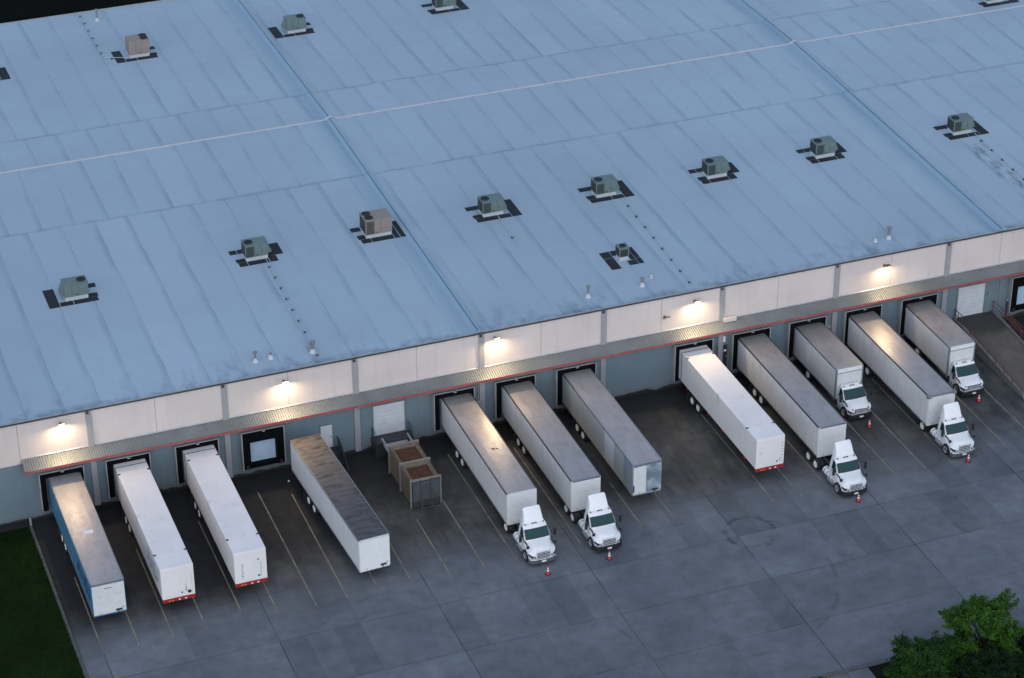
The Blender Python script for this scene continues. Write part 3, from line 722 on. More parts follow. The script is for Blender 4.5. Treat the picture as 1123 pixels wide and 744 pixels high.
t9 = dry_van('semi_trailer', 86.68, YN, 'white semi-trailer with brownish roof, between a white container and a box truck')
t11 = dry_van('semi_trailer', 97.65, YN+1.05, 'white semi-trailer with brightly shining roof, between the two box trucks', L=15.1, bogie_at=(-4.3,), nose_cap='corner_grey')
for q in (-1, 1): MB().box(q*1.2-.17, q*1.2+.17, -15.1-.02, -15.1+.3, ZT-.25, ZT+.024).build('corner_cap', M['corner_grey'], t11)

# containers on red chassis
def container(x, ynose, label, lab_ch, marks):
    L = 16.15
    r = empty('shipping_container', (x, ynose+L, 1.28), label, 'container', 'white containers on red chassis')
    b = MB().box(-HW, HW, -L, 0, 0, 2.86); b.build('body', M['container'], r, bevel=.035)
    MB().box(-HW+.06, HW-.06, -L-.008, -L-.001, .1, 2.74).build('front_wall', M['container'], r)
    for yy in (-L+2.05, -2.05):
        for q in (-1, 1): MB().box(q*1.21-.1, q*1.21+.1, yy-.09, yy+.09, 2.80, 2.885).build('corner_fitting', M['dark_metal'], r, bevel=.01)
    MB().box(-HW-.006, HW+.006, -L+2.0, -L+2.03, 0.02, 2.866).build('post_seam', M['white_panel'], r)
    MB().box(-HW-.006, HW+.006, -2.06, -2.0, 0.02, 2.866).build('post_seam', M['white_panel'], r)
    MB().box(-HW+.05, HW-.05, -.02, .05, .05, 2.8).build('rear_door', M['white_panel'], r)
    MB().box(-HW-.03, -HW-.005, -1.05, -.99, .05, 2.86).box(-HW-.03, HW+.03, -1.05, -.99, 2.862, 2.885).build('rear_band', M['dark_metal'], r)
    if marks == 'logo':
        print_strokes(r, 'side_lettering', 'grey_mark', -HW-.005, -15.2, -11.4, .6, 2.35, 5, 8, -1)
        b = MB()
        for k, s_ in enumerate((.05,.06,.1,.12)): b.box(.62-s_/2, .62+s_/2, -L-.014, -L-.009, 1.25-k*.2-s_, 1.25-k*.2)
        b.cyl((.86,-L-.009,.36), (.86,-L-.014,.36), .16, n=20).box(.2,.34,-L-.014,-L-.009,.34,.46).build('front_marking', M['dark_mark'], r)
        MB().box(1.08,1.10,-L-.013,-L-.009,.2,2.0).build('front_code', M['grey_mark'], r)
    elif marks == 'scuff':
        rr = random.Random(4); b = MB()
        for k in range(16):
            z = .35+k*.09; b.box(-.78+rr.random()*.1, -.7+rr.random()*.16, -L-.013, -L-.009, z, z+.05+rr.random()*.04)
        for k in range(12):
            z = .3+k*.12; b.box(.78, .82+rr.random()*.1, -L-.013, -L-.009, z, z+.06)
        b.build('front_scuffs', M['grey_mark'], r)
        MB().box(.55,.72,-L-.014,-L-.009,.35,.5).box(.55,.72,-L-.014,-L-.009,1.9,2.0).build('front_vent', M['dark_mark'], r)
    else:
        MB().box(.58,.76,-L-.014,-L-.009,.34,.46).box(.86,.92,-L-.014,-L-.009,.45,.62).build('front_vent', M['dark_mark'], r)
        b = MB()
        for k in range(7): b.box(1.0,1.12,-L-.013,-L-.009,.3+k*.3,.38+k*.3)
        b.build('front_code', M['grey_mark'], r)
        MB().box(-.95,-.6,-L-.013,-L-.009,1.5,1.53).box(-.95,-.92,-L-.013,-L-.009,1.2,1.5).build('front_scuffs', M['grey_mark'], r)
    c = empty('container_chassis', (x, ynose+L, 0), lab_ch, 'trailer chassis', 'red chassis under the containers')
    MB().box(-HW, HW, -L-.03, -L+.22, .98, 1.275).build('front_bolster', M['red_steel'], c, bevel=.01)
    MB().box(-.6, -.45, -L+.2, -.3, .85, 1.25).box(.45, .6, -L+.2, -.3, .85, 1.25).build('main_beam', M['red_steel'], c)
    b = MB()
    for yy in (-13.9, -9.5, -6.6, -2.2, -.2): b.box(-1.28, 1.28, yy-.1, yy+.1, 1.0, 1.27)
    b.build('cross_member', M['red_steel'], c)
    for px, mm in ((-.85,'amber'),(-.6,'amber'),(-.05,'chip_white'),(.45,'chip_white'),(1.1,'red_lens')):
        MB().box(px, px+.16, -L-.05, -L-.032, 1.06, 1.16).build('marker_light', M[mm], c)
    bogie(c, (-3.3,-4.55)); landing_gear(c, -12.2)
container(30.35, YN, 'white container with faded side lettering and round mark on its nose', 'red chassis under the container with the round nose mark', 'logo')
container(36.15, YN, 'white container with scuffed nose, left of the open black dock', 'red chassis under the scuffed container left of the open dock', 'scuff')
container(80.95, YN+.05, 'white container beside the dark door, right of the wide empty bay', 'red chassis under the container beside the dark door', 'plain')

# cabs
def cab(r, P):
    """shared conventional cab; local y = distance behind the bumper, nose at y=0"""
    f = P['front']; bb = P['bbc']; ax = P['axle']; wb = P['wbase']; zr_ = P['zroof']
    paint = M['white_paint']
    # hood with fenders
    secs = []
    ss = [f, f+.06, f+.2, f+.35, f+.5, ax-.5, ax-.35, ax-.15, ax, ax+.15, ax+.35, ax+.5, wb+.05]
    ss = sorted(set(round(v, 3) for v in ss if v <= wb+.06))
    for s_ in ss:
        t = (s_-f)/(wb-f); e = min(1, (s_-f)/.5); e = 1-(1-e)**2
        d = abs(s_-ax); zb = .52 + (math.sqrt(max(0, .66**2-d*d)) if d < .66 else 0)
        topz = P['nose_z'] + (P['base_z']-P['nose_z'])*t**.8 - (1-e)*.10
        th = P['nose_hw'] + (.86-P['nose_hw'])*t - (1-e)*.04
        sx = .86+.32*e; zs = max(zb+.05, .80+.25*e+.1*t)
        shx = th+(.22+.12*e)*(1-.25*t)+.05; shz = topz-.20-.16*e*(1-t*.5)
        sx = max(sx, shx+.03); zs = min(zs, shz-.06) if zs > shz-.06 else zs
        h = [(sx-.06, zb), (sx, zs), (sx-.03, (zs+shz)/2+.05), (shx, shz), (th+.03, topz-.07), (th*.72, topz-.012), (th*.3, topz+.012)]
        yy = s_ + (0 if s_ > f+.01 else .02)
        secs.append([(-x_, yy, z_) for x_, z_ in h] + [(x_, yy, z_) for x_, z_ in reversed(h)])
    b = MB(); b.loft(secs, closed=False, caps=False)
    n0 = len(secs[0]); b.add(secs[0], [tuple(range(n0))])
    b.build('hood', paint, r, smooth=True)
    MB().box(-.8, .8, f+.1, bb-.1, .5, 1.2).build('engine_bay', M['black_plastic'], r)
    # cab shell: section lofted bottom to top
    hw = P['hw']
    levels = [(.62, wb-.02, bb, hw-.02), (.95, wb-.02, bb, hw), (P['base_z'], wb, bb, hw), (P['base_z']+.35, wb+.29, bb, hw-.06), (zr_-.12, wb+.70, bb, hw-.14), (zr_-.02, wb+.86, bb-.03, hw-.22), (zr_+.02, wb+1.05, bb-.12, hw-.4)]
    L = []
    for z_, y0, y1, w_ in levels:
        c_ = .10
        L.append([(-w_+c_*1.6, y0-.03, z_), (-w_, y0+c_, z_), (-w_, y1-c_, z_), (-w_+c_, y1, z_), (w_-c_, y1, z_), (w_, y1-c_, z_), (w_, y0+c_, z_), (w_-c_*1.6, y0-.03, z_), (0, y0-.07, z_)])
    MB().loft(L, closed=True).build('cab', paint, r, smooth=True)
    # windscreen following the sloped front, black seal behind the glass
    def scr(x, t, off):
        z0, z1 = P['base_z']+.07, zr_-P.get('head',.24); y0, y1 = wb+.055, wb+.70-(P.get('head',.24)-.12)*.91
        y_ = y0+(y1-y0)*t; z_ = z0+(z1-z0)*t
        dy, dz = (y1-y0), (z1-z0); l_ = math.hypot(dy, dz)
        w_ = 1 - .07*t
        bow = .05*(1-(x*x))
        return (x*(hw-.17)*w_, y_ - off*dz/l_ - bow, z_ + off*dy/l_)
    def screen(a, t0, t1, off):
        q = MB(); xs = [-a, -a*.6, -a*.2, a*.2, a*.6, a]
        q.loft([[scr(x, t, off) for x in xs] for t in (t0, (t0+t1)/2, t1)], caps=False); return q
    seal = screen(1.10, -.10, 1.06, .034).build('windscreen_seal', M['black_plastic'], r, smooth=True)
    ws = screen(.98, .05, .96, .045).build('windscreen', M['glass'], r, smooth=True)
    q = MB()
    for sx_ in (-.55, .1): q.tube([scr(sx_, .06, .06), scr(sx_+.42, .22, .06)], .012, n=5)
    q.build('wiper', M['black_plastic'], ws)
    # doors with windows
    for q in (-1, 1):
        xo = q*(hw+.006)
        d0, d1 = wb+.16, wb+1.12
        D = MB().loft([[(xo, d0, .8), (xo, d1, .8)], [(xo, d0, P['base_z']-.05), (xo, d1, P['base_z']-.05)]], caps=False).build('door', paint, r)
        zt = zr_-.2; zb = P['base_z']-.02
        xi = lambda z_: q*(hw+.008-.14*max(0, (z_-P['base_z']))/(zr_-.12-P['base_z']))
        MB().add([(xi(zb), wb+.22, zb), (xi(zb), d1-.04, zb), (xi(zt), d1-.04, zt), (xi(zt), wb+.70, zt)], [(0,1,2,3)]).build('window', M['glass'], D)
        MB().box(min(xo,xo+q*.03), max(xo,xo+q*.03), d1-.22, d1-.08, P['base_z']-.22, P['base_z']-.17).build('handle', M['black_plastic'], D)
        # black trim flowing from the window foot to the hood
        MB().tube([(q*(hw+.01), wb+.15, P['base_z']-.03), (q*(hw-.05), wb-.22, P['base_z']-.16), (q*(hw-.06), wb-.5, P['base_z']-.30)], .055, n=6).build('cowl_trim', M['black_plastic'], r)
        # big door mirrors
        m_ = MB().tube([(q*hw, wb+.25, P['base_z']+.1), (q*(hw+.32), wb+.05, P['base_z']+.12)], .025, n=6).tube([(q*(hw-.08), wb+.5, zr_-.35), (q*(hw+.32), wb+.1, zr_-.45)], .02, n=6).build('mirror', M['black_plastic'], r)
        MB().box(min(q*(hw+.24),q*(hw+.46)), max(q*(hw+.24),q*(hw+.46)), wb-.02, wb+.10, P['base_z']-.05, zr_-.3).build('mirror_head', M['black_plastic'], m_, bevel=.03)
        if P.get('hood_mirror'):
            m_ = MB().tube([(q*.95, f+.75, 1.3), (q*1.12, f+.55, 1.62)], .022, n=6).build('hood_mirror', M['black_plastic'], r)
            MB().box(min(q*1.02,q*1.26), max(q*1.02,q*1.26), f+.46, f+.58, 1.52, 1.76).build('mirror_head', M['black_plastic'], m_, bevel=.03)
        # headlights wrap the corner
        gw = P['grille'][0]
        MB().loft([[(q*(gw+.10), f-.05, .93), (q*.80, f-.045, 1.02), (q*1.02, f+.06, 1.10), (q*1.165, f+.34, 1.17)],
                   [(q*(gw+.10), f-.055, .80), (q*.80, f-.05, .80), (q*1.03, f+.05, .86), (q*1.18, f+.32, .99)]], caps=False).build('headlight', M['headlight'], r, smooth=True)
        MB().box(min(q*(gw+.2),q*(gw+.3)), max(q*(gw+.2),q*(gw+.3)), f-.055, f-.03, .86, .95).build('headlight_bulb', M['chip_white'], r)
    # grille
    gw, g0, g1 = P['grille']
    g = MB().box(-gw, gw, f-.035, f+.03, g0, g1).build('grille', M['black_plastic'], r)
    b = MB(); nb = P['bars']
    for k in range(nb):
        z_ = g0+(g1-g0)*(k+.5)/nb; h_ = (g1-g0)/nb*.19; b.box(-gw+.02, gw-.02, f-.075, f-.036, z_-h_, z_+h_)
    b.build('grille_bar', M['bright_bar'], g)
    MB().box(-gw-.04, gw+.04, f-.06, f-.0, g1, g1+.05).box(-gw-.04, -gw-.001, f-.06, f, g0, g1).box(gw+.001, gw+.04, f-.06, f, g0, g1).build('grille_surround', M['chrome' if P['bars'] > 5 else 'white_paint'], g)
    MB().cyl((0, f-.09, g1-.08), (0, f-.076, g1-.08), .05, n=14).build('grille_badge', M['chrome'], g)
    # bumper bowed in plan
    bx = [(-1.2,.42),(-1.1,.16),(-.75,.03),(0,0),(.75,.03),(1.1,.16),(1.2,.42)]
    b = MB(); ring = bx + [(x_*.93, y_+.22) for x_, y_ in reversed(bx)]
    b.prism(ring, 'z', .32, .72); b.build('bumper', M[P['bumper']], r, bevel=.03)
    MB().box(-.18, .18, -.025, -.005, .44, .58).build('licence_plate', M['chip_white'], r)
    # marker lights on the roof
    for px in (-.78, -.16, 0, .16, .78):
        MB().box(px-.045, px+.045, wb+.78, wb+.88, zr_-.03, zr_+.05).build('marker_light', M['lamp_metal'], r)
    for q in (-1, 1): add_wheel(r, q*1.05, ax, q, rim='alu')
    MB().cyl((-1,ax,.51),(1,ax,.51),.08).build('front_axle', M['dark_metal'], r)

def tractor(x, yb, label, bumper, axles, fairing_mark=False):
    r = empty('tractor_unit', (x, yb, 0), label, 'tractor unit', 'white tractor units coupled to trailers')
    P = dict(front=.12, bbc=2.92, axle=1.2, wbase=1.38, zroof=2.72, nose_z=1.38, base_z=1.80, nose_hw=.56, hw=1.12, grille=(.55,.72,1.34), bars=4, bumper=bumper, hood_mirror=True, head=.30)
    cab(r, P)
    # roof fairing
    secs = []
    for s_, z_, w_ in ((2.28,2.74,.84),(2.36,2.92,.80),(2.52,3.34,.76),(2.74,3.70,.73),(2.92,3.88,.72),(2.97,3.88,.72)):
        secs.append([(-w_-.14,s_+.05,2.66),(-w_-.06,s_,2.66+(z_-2.66)*.5),(-w_,s_,z_-.08),(-w_+.12,s_,z_),(w_-.12,s_,z_),(w_,s_,z_-.08),(w_+.06,s_,2.66+(z_-2.66)*.5),(w_+.14,s_+.05,2.66)])
    MB().loft(secs, closed=True).build('roof_fairing', M['white_paint'], r, smooth=True)
    ye = max(axles)+.75
    MB().box(-.48, -.36, 2.6, ye, .78, 1.04).box(.36, .48, 2.6, ye, .78, 1.04).box(-.36, .36, 3.2, 3.3, .8, 1.02).box(-.36, .36, ye-.1, ye, .8, 1.02).build('frame_rail', M['dark_metal'], r)
    MB().cyl((0, axles[0]+.5, 1.05), (0, axles[0]+.5, 1.1), .5, n=24).build('fifth_wheel', M['dark_metal'], r)
    for q in (-1, 1):
        k = MB().cyl((q*.86, 2.35, .72), (q*.86, 3.85, .72), .32, n=22).build('fuel_tank', M['white_paint' if q < 0 else 'alu'], r, smooth=True)
        b = MB()
        for yy in (2.6, 3.1, 3.6): b.cyl((q*.86, yy-.03, .72), (q*.86, yy+.03, .72), .328, n=22)
        b.build('tank_strap', M['dark_metal'], k)
        MB().box(min(q*.95,q*1.2), max(q*.95,q*1.2), 1.95, 3.0, .40, .46).box(min(q*1.0,q*1.2), max(q*1.0,q*1.2), 2.0, 2.9, .72, .77).build('side_step', M['galv'], r)
    MB().tube([(-.55,3.0,1.2),(-.55,3.05,1.9),(-.3,3.3,2.1),(.0,4.4,1.6)], .03, n=6).tube([(-.4,3.0,1.8),(-.1,3.4,1.7),(.1,4.4,1.5)], .025, n=6).build('air_hose', M['black_plastic'], r)
    MB().box(-.7,.7,3.02,3.08,1.0,2.3).build('back_panel', M['corner_grey'], r)
    for yy in axles:
        for q in (-1, 1): add_wheel(r, q*1.08, yy, q, True)
        MB().cyl((-1,yy,.51),(1,yy,.51),.1).build('rear_axle', M['dark_metal'], r)
    b = MB()
    for q in (-1,1): b.box(q*1.05-.3, q*1.05+.3, ye-.02, ye, .25, .95)
    b.build('mud_flap', M['rubber'], r)
    return r
tractor(58.85, -20.95, 'white chrome-bumpered tractor under the trailer with the roof smudge', 'chrome', (5.45,))
tractor(64.4, -21.2, 'white dark-bumpered tractor left of the silver trailer', 'black_plastic', (5.05, 6.4))
tractor(86.45, -21.35, 'white dark-bumpered tractor right of the container by the dark door', 'black_plastic', (5.1, 6.45))
tractor(97.75, -19.4, 'white chrome-bumpered tractor between the two box trucks', 'chrome', (5.2,))

def box_truck(x, yb, label, ytail=-.1):
    r = empty('box_truck', (x, yb, 0), label, 'box truck', 'white box trucks backed to the docks')
    P = dict(front=.12, bbc=2.55, axle=1.15, wbase=1.22, zroof=2.52, nose_z=1.30, base_z=1.62, nose_hw=.60, hw=1.12, grille=(.60,.84,1.22), bars=6, bumper='black_plastic')
    cab(r, P)
    y0 = 2.62; y1 = ytail-yb; zb, zt = 1.02, 3.98
    MB().box(-HW, HW, y0, y1, zb, zt-.02).build('cargo_box', M['side_box'], r, bevel=.03)
    MB().box(-HW+.06, HW-.06, y0+.1, y1-.03, zt-.018, zt+.006).build('roof', M['roof_alu'], r)
    MB().box(-HW+.12, HW-.12, y0-.012, y0-.002, zt-.36, zt-.05).build('front_cap', M['white_paint'], r, bevel=.004)
    MB().box(-HW+.12, HW-.12, y0-.016, y0-.002, zt-.44, zt-.38).build('cap_seam', M['corner_grey'], r)
    MB().box(-HW+.12, HW-.12, y0-.012, y0-.002, zb+.1, zt-.45).build('front_panel', M['white_panel'], r)
    b = MB()
    for q in (-1, 1): b.box(q*(HW-.05)-.075, q*(HW-.05)+.075, y0-.02, y0+.16, zb, zt-.02)
    b.build('corner_post', M['corner_grey'], r, bevel=.03)
    MB().box(-HW-.012, -HW+.05, y0+.17, y1-.02, zt-.12, zt+.012).box(HW-.05, HW+.012, y0+.17, y1-.02, zt-.12, zt+.012).build('top_rail', M['alu'], r)
    MB().box(-HW-.014, -HW+.02, y0+.17, y1-.02, zb-.03, zb+.12).box(HW-.02, HW+.014, y0+.17, y1-.02, zb-.03, zb+.12).build('bottom_rail', M['alu'], r)
    MB().box(-.46, -.34, 1.9, y1-.3, .72, .98).box(.34, .46, 1.9, y1-.3, .72, .98).build('frame_rail', M['dark_metal'], r)
    for q in (-1, 1):
        add_wheel(r, q*1.08, y1-2.9, q, True)
        MB().cyl((q*.86, 2.9, .72), (q*.86, 4.2, .72), .28, n=18).build('fuel_tank', M['alu'], r, smooth=True)
        MB().box(min(q*.9,q*1.18), max(q*.9,q*1.18), 1.75, 2.5, .42, .48).build('side_step', M['galv'], r)
    MB().cyl((-1,y1-2.9,.51),(1,y1-2.9,.51),.1).build('rear_axle', M['dark_metal'], r)
    return r
box_truck(92.4, -10.95, 'white box truck left of the trailer with the brightly shining roof')
box_truck(103.45, -11.1, 'white box truck beside the ramp, rightmost of the trucks')

# cones
def cone(x, y, label, rz=0):
    r = empty('traffic_cone', (x, y, .004), label, 'traffic cone', 'orange cones in front of the trucks', rz)
    MB().box(-.2, .2, -.2, .2, 0, .045).build('base', M['rubber'], r, bevel=.02)
    MB().lathe([(.155,.045),(.145,.07),(.028,.80),(.02,.81),(0,.80)], (0,0,0), n=18).build('cone_body', M['cone_orange'], r, smooth=True)
    MB().lathe([(.108,.335),(.084,.485)], (0,0,0), n=18).build('reflective_band', M['cone_white'], r, smooth=True)
    MB().lathe([(.072,.56),(.054,.67)], (0,0,0), n=18).build('reflective_band', M['cone_white'], r, smooth=True)
for x, y, lab in [(58.72,-22.1,'orange cone ahead of the tractor under the smudged-roof trailer'),(64.05,-21.95,'orange cone ahead of the dark-bumpered tractor left of the silver trailer'),(86.4,-21.85,'orange cone ahead of the dark-bumpered tractor by the lone container'),
                  (92.6,-12.05,'orange cone ahead of the left box truck'),(97.9,-19.85,'orange cone ahead of the tractor between the box trucks'),(103.55,-11.8,'orange cone ahead of the box truck beside the ramp')]:
    cone(x, y, lab, random.random())

# ------------------------------------------------------------------ skip container / compactor
def compactor():
    r = empty('compactor_container', (52.8, -3.95, 0), 'tan rubbish compactor container with two rusty open hatches', 'compactor')
    tan = plain('compactor_tan', (.15,.115,.078), .6, var=.25, nscale=1.2, dirt=(.09,.05,.028), dirt_amt=.75)
    grey = plain('compactor_grey', (.07,.075,.08), .6, var=.25, nscale=1.2, dirt=(.07,.05,.04), dirt_amt=.6)
    rust = plain('rust_load', (.075,.027,.010), .9, var=.5, nscale=2.5, dirt=(.19,.09,.04), dirt_amt=.6, bump=.05)
    beam = plain('compactor_beam', (.22,.19,.155), .6, var=.2, dirt=(.12,.08,.05), dirt_amt=.5)
    L = 5.95; w = 1.22; H = 2.72
    for nm, y0, y1 in (('rear_bin', -2.95, -.1), ('front_bin', -L+.22, -3.05)):
        b = MB().box(-w, -w+.08, y0, y1, .25, H).box(w-.08, w, y0, y1, .25, H).box(-w+.081, w-.081, y0, y0+.08, .25, H).box(-w+.081, w-.081, y1-.08, y1, .25, H).box(-w+.081, w-.081, y0+.081, y1-.081, .25, .35)
        bn = b.build('bin', tan, r, bevel=.02)
        # sloping lip round the hatch
        o = [(-w+.09, y0+.09), (w-.09, y0+.09), (w-.09, y1-.09), (-w+.09, y1-.09)]; i_ = [(-w+.30, y0+.36), (w-.30, y0+.36), (w-.30, y1-.32), (-w+.30, y1-.32)]
        b = MB(); vs = [(x, y, H-.04) for x, y in o] + [(x, y, H-.16) for x, y in i_] + [(x, y, H-.5) for x, y in i_]
        b.add(vs, [(k, (k+1) % 4, 4+(k+1) % 4, 4+k) for k in range(4)] + [(4+k, 4+(k+1) % 4, 8+(k+1) % 4, 8+k) for k in range(4)]); b.build('hatch_lip', tan, bn)
        rr = random.Random(int(y0*10)); g = []
        n = 9
        for j in range(n+1):
            g.append([(-w+.301+(2*w-.602)*k/n, y0+.361+(y1-y0-.682)*j/n, H-.27+rr.uniform(-.04,.04)) for k in range(n+1)])
        MB().loft(g, caps=False).build('load', rust, bn, smooth=True)
    for yy in (-.1, -3.0, -L+.2):
        MB().box(-w-.14, w+.14, yy-.09, yy+.09, H-.03, H+.15).build('top_beam', beam, r, bevel=.02)
        for q in (-1, 1): MB().box(q*(w+.07)-.06, q*(w+.07)+.06, yy-.08, yy+.08, .1, H-.035).build('side_post', M['corner_grey'], r)
    MB().box(-w+.05, w-.05, -L-.02, -L+.2, .85, H-.1).build('front_plate', grey, r, bevel=.03)
    MB().box(-w+.03, w-.03, -L-.04, -L+.19, .2, .84).build('lower_plate', M['dark_metal'], r, bevel=.02)
    b = MB()
    for px in (-.42, .42): b.box(px-.05, px+.05, -L-.14, -L-.045, .15, H+.02).box(px-.05, px+.05, -L-.14, -L+.1, H+.021, H+.1)
    b.box(-w-.1, w+.1, -L-.16, -L-.05, .08, .149); b.build('front_bar', grey, r)
    MB().box(-w, w, -L+.2, -.1, .1, .245).build('skid', M['dark_metal'], r)
    for q in (-1, 1):
        for yy in (-.6, -5.3): MB().cyl((q*1.0-.08, yy, .13), (q*1.0+.08, yy, .13), .13, n=14).build('roller', M['dark_metal'], r)
compactor()
# dock platform with railings at the roll door
r = empty('dock_platform', (52.9, 0, 0), 'dark railed dock platform between a white roll door and the compactor', 'platform')
MB().box(-1.75, 1.75, -1.35, -.08, 1.2, 1.36).box(-1.7, -1.55, -1.3, -.1, .004, 1.195).box(1.55, 1.7, -1.3, -.1, .004, 1.195).box(-1.54, 1.54, -1.25, -1.2, .004, 1.195).build('deck', M['dark_metal'], r)
for q in (-1, 1):
    MB().tube([(q*1.62,-.12,2.35),(q*1.62,-1.2,2.35),(q*1.62,-1.28,2.2),(q*1.62,-1.28,1.36)], .03, n=6).tube([(q*1.62,-.12,1.85),(q*1.62,-1.28,1.85)], .025, n=6).tube([(q*1.62,-.14,1.36),(q*1.62,-.14,2.35)], .03, n=6).tube([(q*1.62,-.7,1.36),(q*1.62,-.7,2.35)], .025, n=6).build('railing', M['dark_metal'], r)
MB().box(-1.2, -1.08, -3.75, -1.36, 1.75, 1.95).box(1.08, 1.2, -3.75, -1.36, 1.75, 1.95).box(-1.07, 1.07, -3.72, -3.6, 1.75, 1.95).box(-1.07, 1.07, -3.55, -1.4, 1.25, 1.3).build('chute_frame', M['galv'], r)
# stairs at the personnel door
r = empty('steel_stairs', (47.55, 0, 0), 'dark steel stairs with solid side panel, behind the brown-roofed trailer', 'stairs')
MB().box(-.75, .65, -1.15, -.09, 1.05, 1.18).build('landing', M['dark_metal'], r)
b = MB()
for k in range(6): b.box(-.7, .6, -1.17-.28*(k+1), -1.16-.28*k, .98-.17*k-.04, .98-.17*k)
b.build('steps', M['dark_metal'], r)
MB().prism([(-.1,1.0),(-.1,2.15),(-.9,2.1),(-1.6,1.75),(-2.4,1.15),(-2.95,.55),(-3.0,.004),(-2.75,.004),(-1.15,.95)], 'x', .66, .70).build('side_panel', plain('panel_slate', (.06,.08,.095), .5), r)
MB().tube([(.68,-.1,2.2),(.68,-.9,2.15),(.68,-1.6,1.8),(.68,-2.4,1.2),(.68,-2.98,.6)], .025, n=6).build('handrail', M['dark_metal'], r)
MB().box(-.7, -.6, -1.1, -1.0, .004, 1.04).box(.5, .6, -1.1, -1.0, .004, 1.04).build('leg', M['dark_metal'], r)
# small bollard between the two parking lines
def bollard(x, y, label, h=.75, m='dark_metal'):
    r = empty('bollard', (x, y, .004), label, 'bollard', 'short posts on the dock apron')
    MB().cyl((0,0,0),(0,0,h),.1,n=14).build('post', M[m], r, smooth=True); MB().lathe([(.1,0),(.08,.05),(0,.08)], (0,0,h), n=14).build('cap', M['galv'], r, smooth=True)
bollard(43.0, -3.1, 'dark short post left of the brown-roofed trailer')
bollard(28.1-6.3, -.75, 'pale short post by the wall at the corner of the lawn', .7, 'galv')
bollard(112.6, -.9, 'tall dark post between the ramp railing and the black dock shelter', 2.6)

# ------------------------------------------------------------------ drive-in ramp with railings
r = empty('loading_ramp', (109.4, 0, 0), 'concrete ramp with rusty railings climbing to a white roll door', 'ramp')
def ramp_mat():
    m_ = mat('ramp_concrete'); t = NT(m_)
    n = t.noise(.5, 6.); c = t.mix(t.lin(n, .3, .7, 0, 1), (.075,.066,.052), (.125,.108,.085))
    s1 = t.ss(t.noise(.8, 6., .6, st=(1.6,.3,1)), .45, .7); c = t.mix(t.m('MULTIPLY', s1, .5), c, (.06,.055,.05))
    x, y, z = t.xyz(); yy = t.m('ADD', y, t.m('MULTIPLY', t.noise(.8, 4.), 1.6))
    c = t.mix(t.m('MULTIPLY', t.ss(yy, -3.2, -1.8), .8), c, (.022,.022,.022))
    t.out(c, .85); t.bump(t.noise(9., 3.), .01, .5); return m_
MB().prism([(-.08,1.22),(-2.2,1.22),(-14.5,.01),(-14.5,-.05),(-.08,-.05)], 'x', -1.75, 2.05).build('ramp_slab', ramp_mat(), r)
for q, xx in ((-1,-1.86), (1, 2.16)):
    MB().prism([(-.08,1.37),(-2.2,1.37),(-12.6,.36),(-12.6,-.04),(-.08,-.04)], 'x', xx-.1, xx+.1).build('edge_wall', M['edge_wall'], r)
def rail(xx, y0, y1, hs, posts, extra=0):
    zf = lambda y: 1.37 if y > -2.2 else 1.37-(-2.2-y)*.0971
    b = MB()
    for h in hs:
        pts = [(xx, y0, zf(y0)+h)] + ([(xx, -2.2, zf(-2.2)+h)] if y0 > -2.2 > y1 else []) + [(xx, y1, zf(y1)+h)]
        b.tube(pts, .035, n=8)
    for k in range(posts):
        y = y0+(y1-y0)*k/(posts-1); b.cyl((xx,y,zf(y)-.05),(xx,y,zf(y)+max(hs)+.02),.035,n=8)
    b.build('railing', M['rust_steel'], r)
rail(-1.86, -3.2, -12.3, (.38,), 7); rail(-1.86, -.2, -1.5, (.95,.5), 3)
rail(2.16, -.2, -12.0, (1.0,.55), 8)
# grey metal walkway rail right of the ramp
r2 = empty('side_railing', (112.3, 0, 0), 'rusty freestanding railing between the ramp and the rightmost open dock', 'railing')
b = MB()
for h in (.6, 1.1): b.tube([(0,-1.2,h+.7),(.05,-14.,h)], .035, n=8)
for k in range(8): b.cyl((.005*k,-1.2-1.8*k,0),(.005*k,-1.2-1.8*k,1.8-.1*k),.035,n=8)
b.build('rails', M['rust_steel'], r2)
# steel plate stub at the ramp foot
r = empty('ramp_post', (107.45, -12.9, .004), 'low bent steel guard at the foot of the left ramp rail', 'guard post')
MB().tube([(0,0,0),(0,.05,.45),(.25,.1,.5),(.3,.15,0)], .05, n=8).build('hoop', M['galv'], r)
MB().box(-.15,.45,-.15,.3,0,.04).build('foot', M['dark_metal'], r)

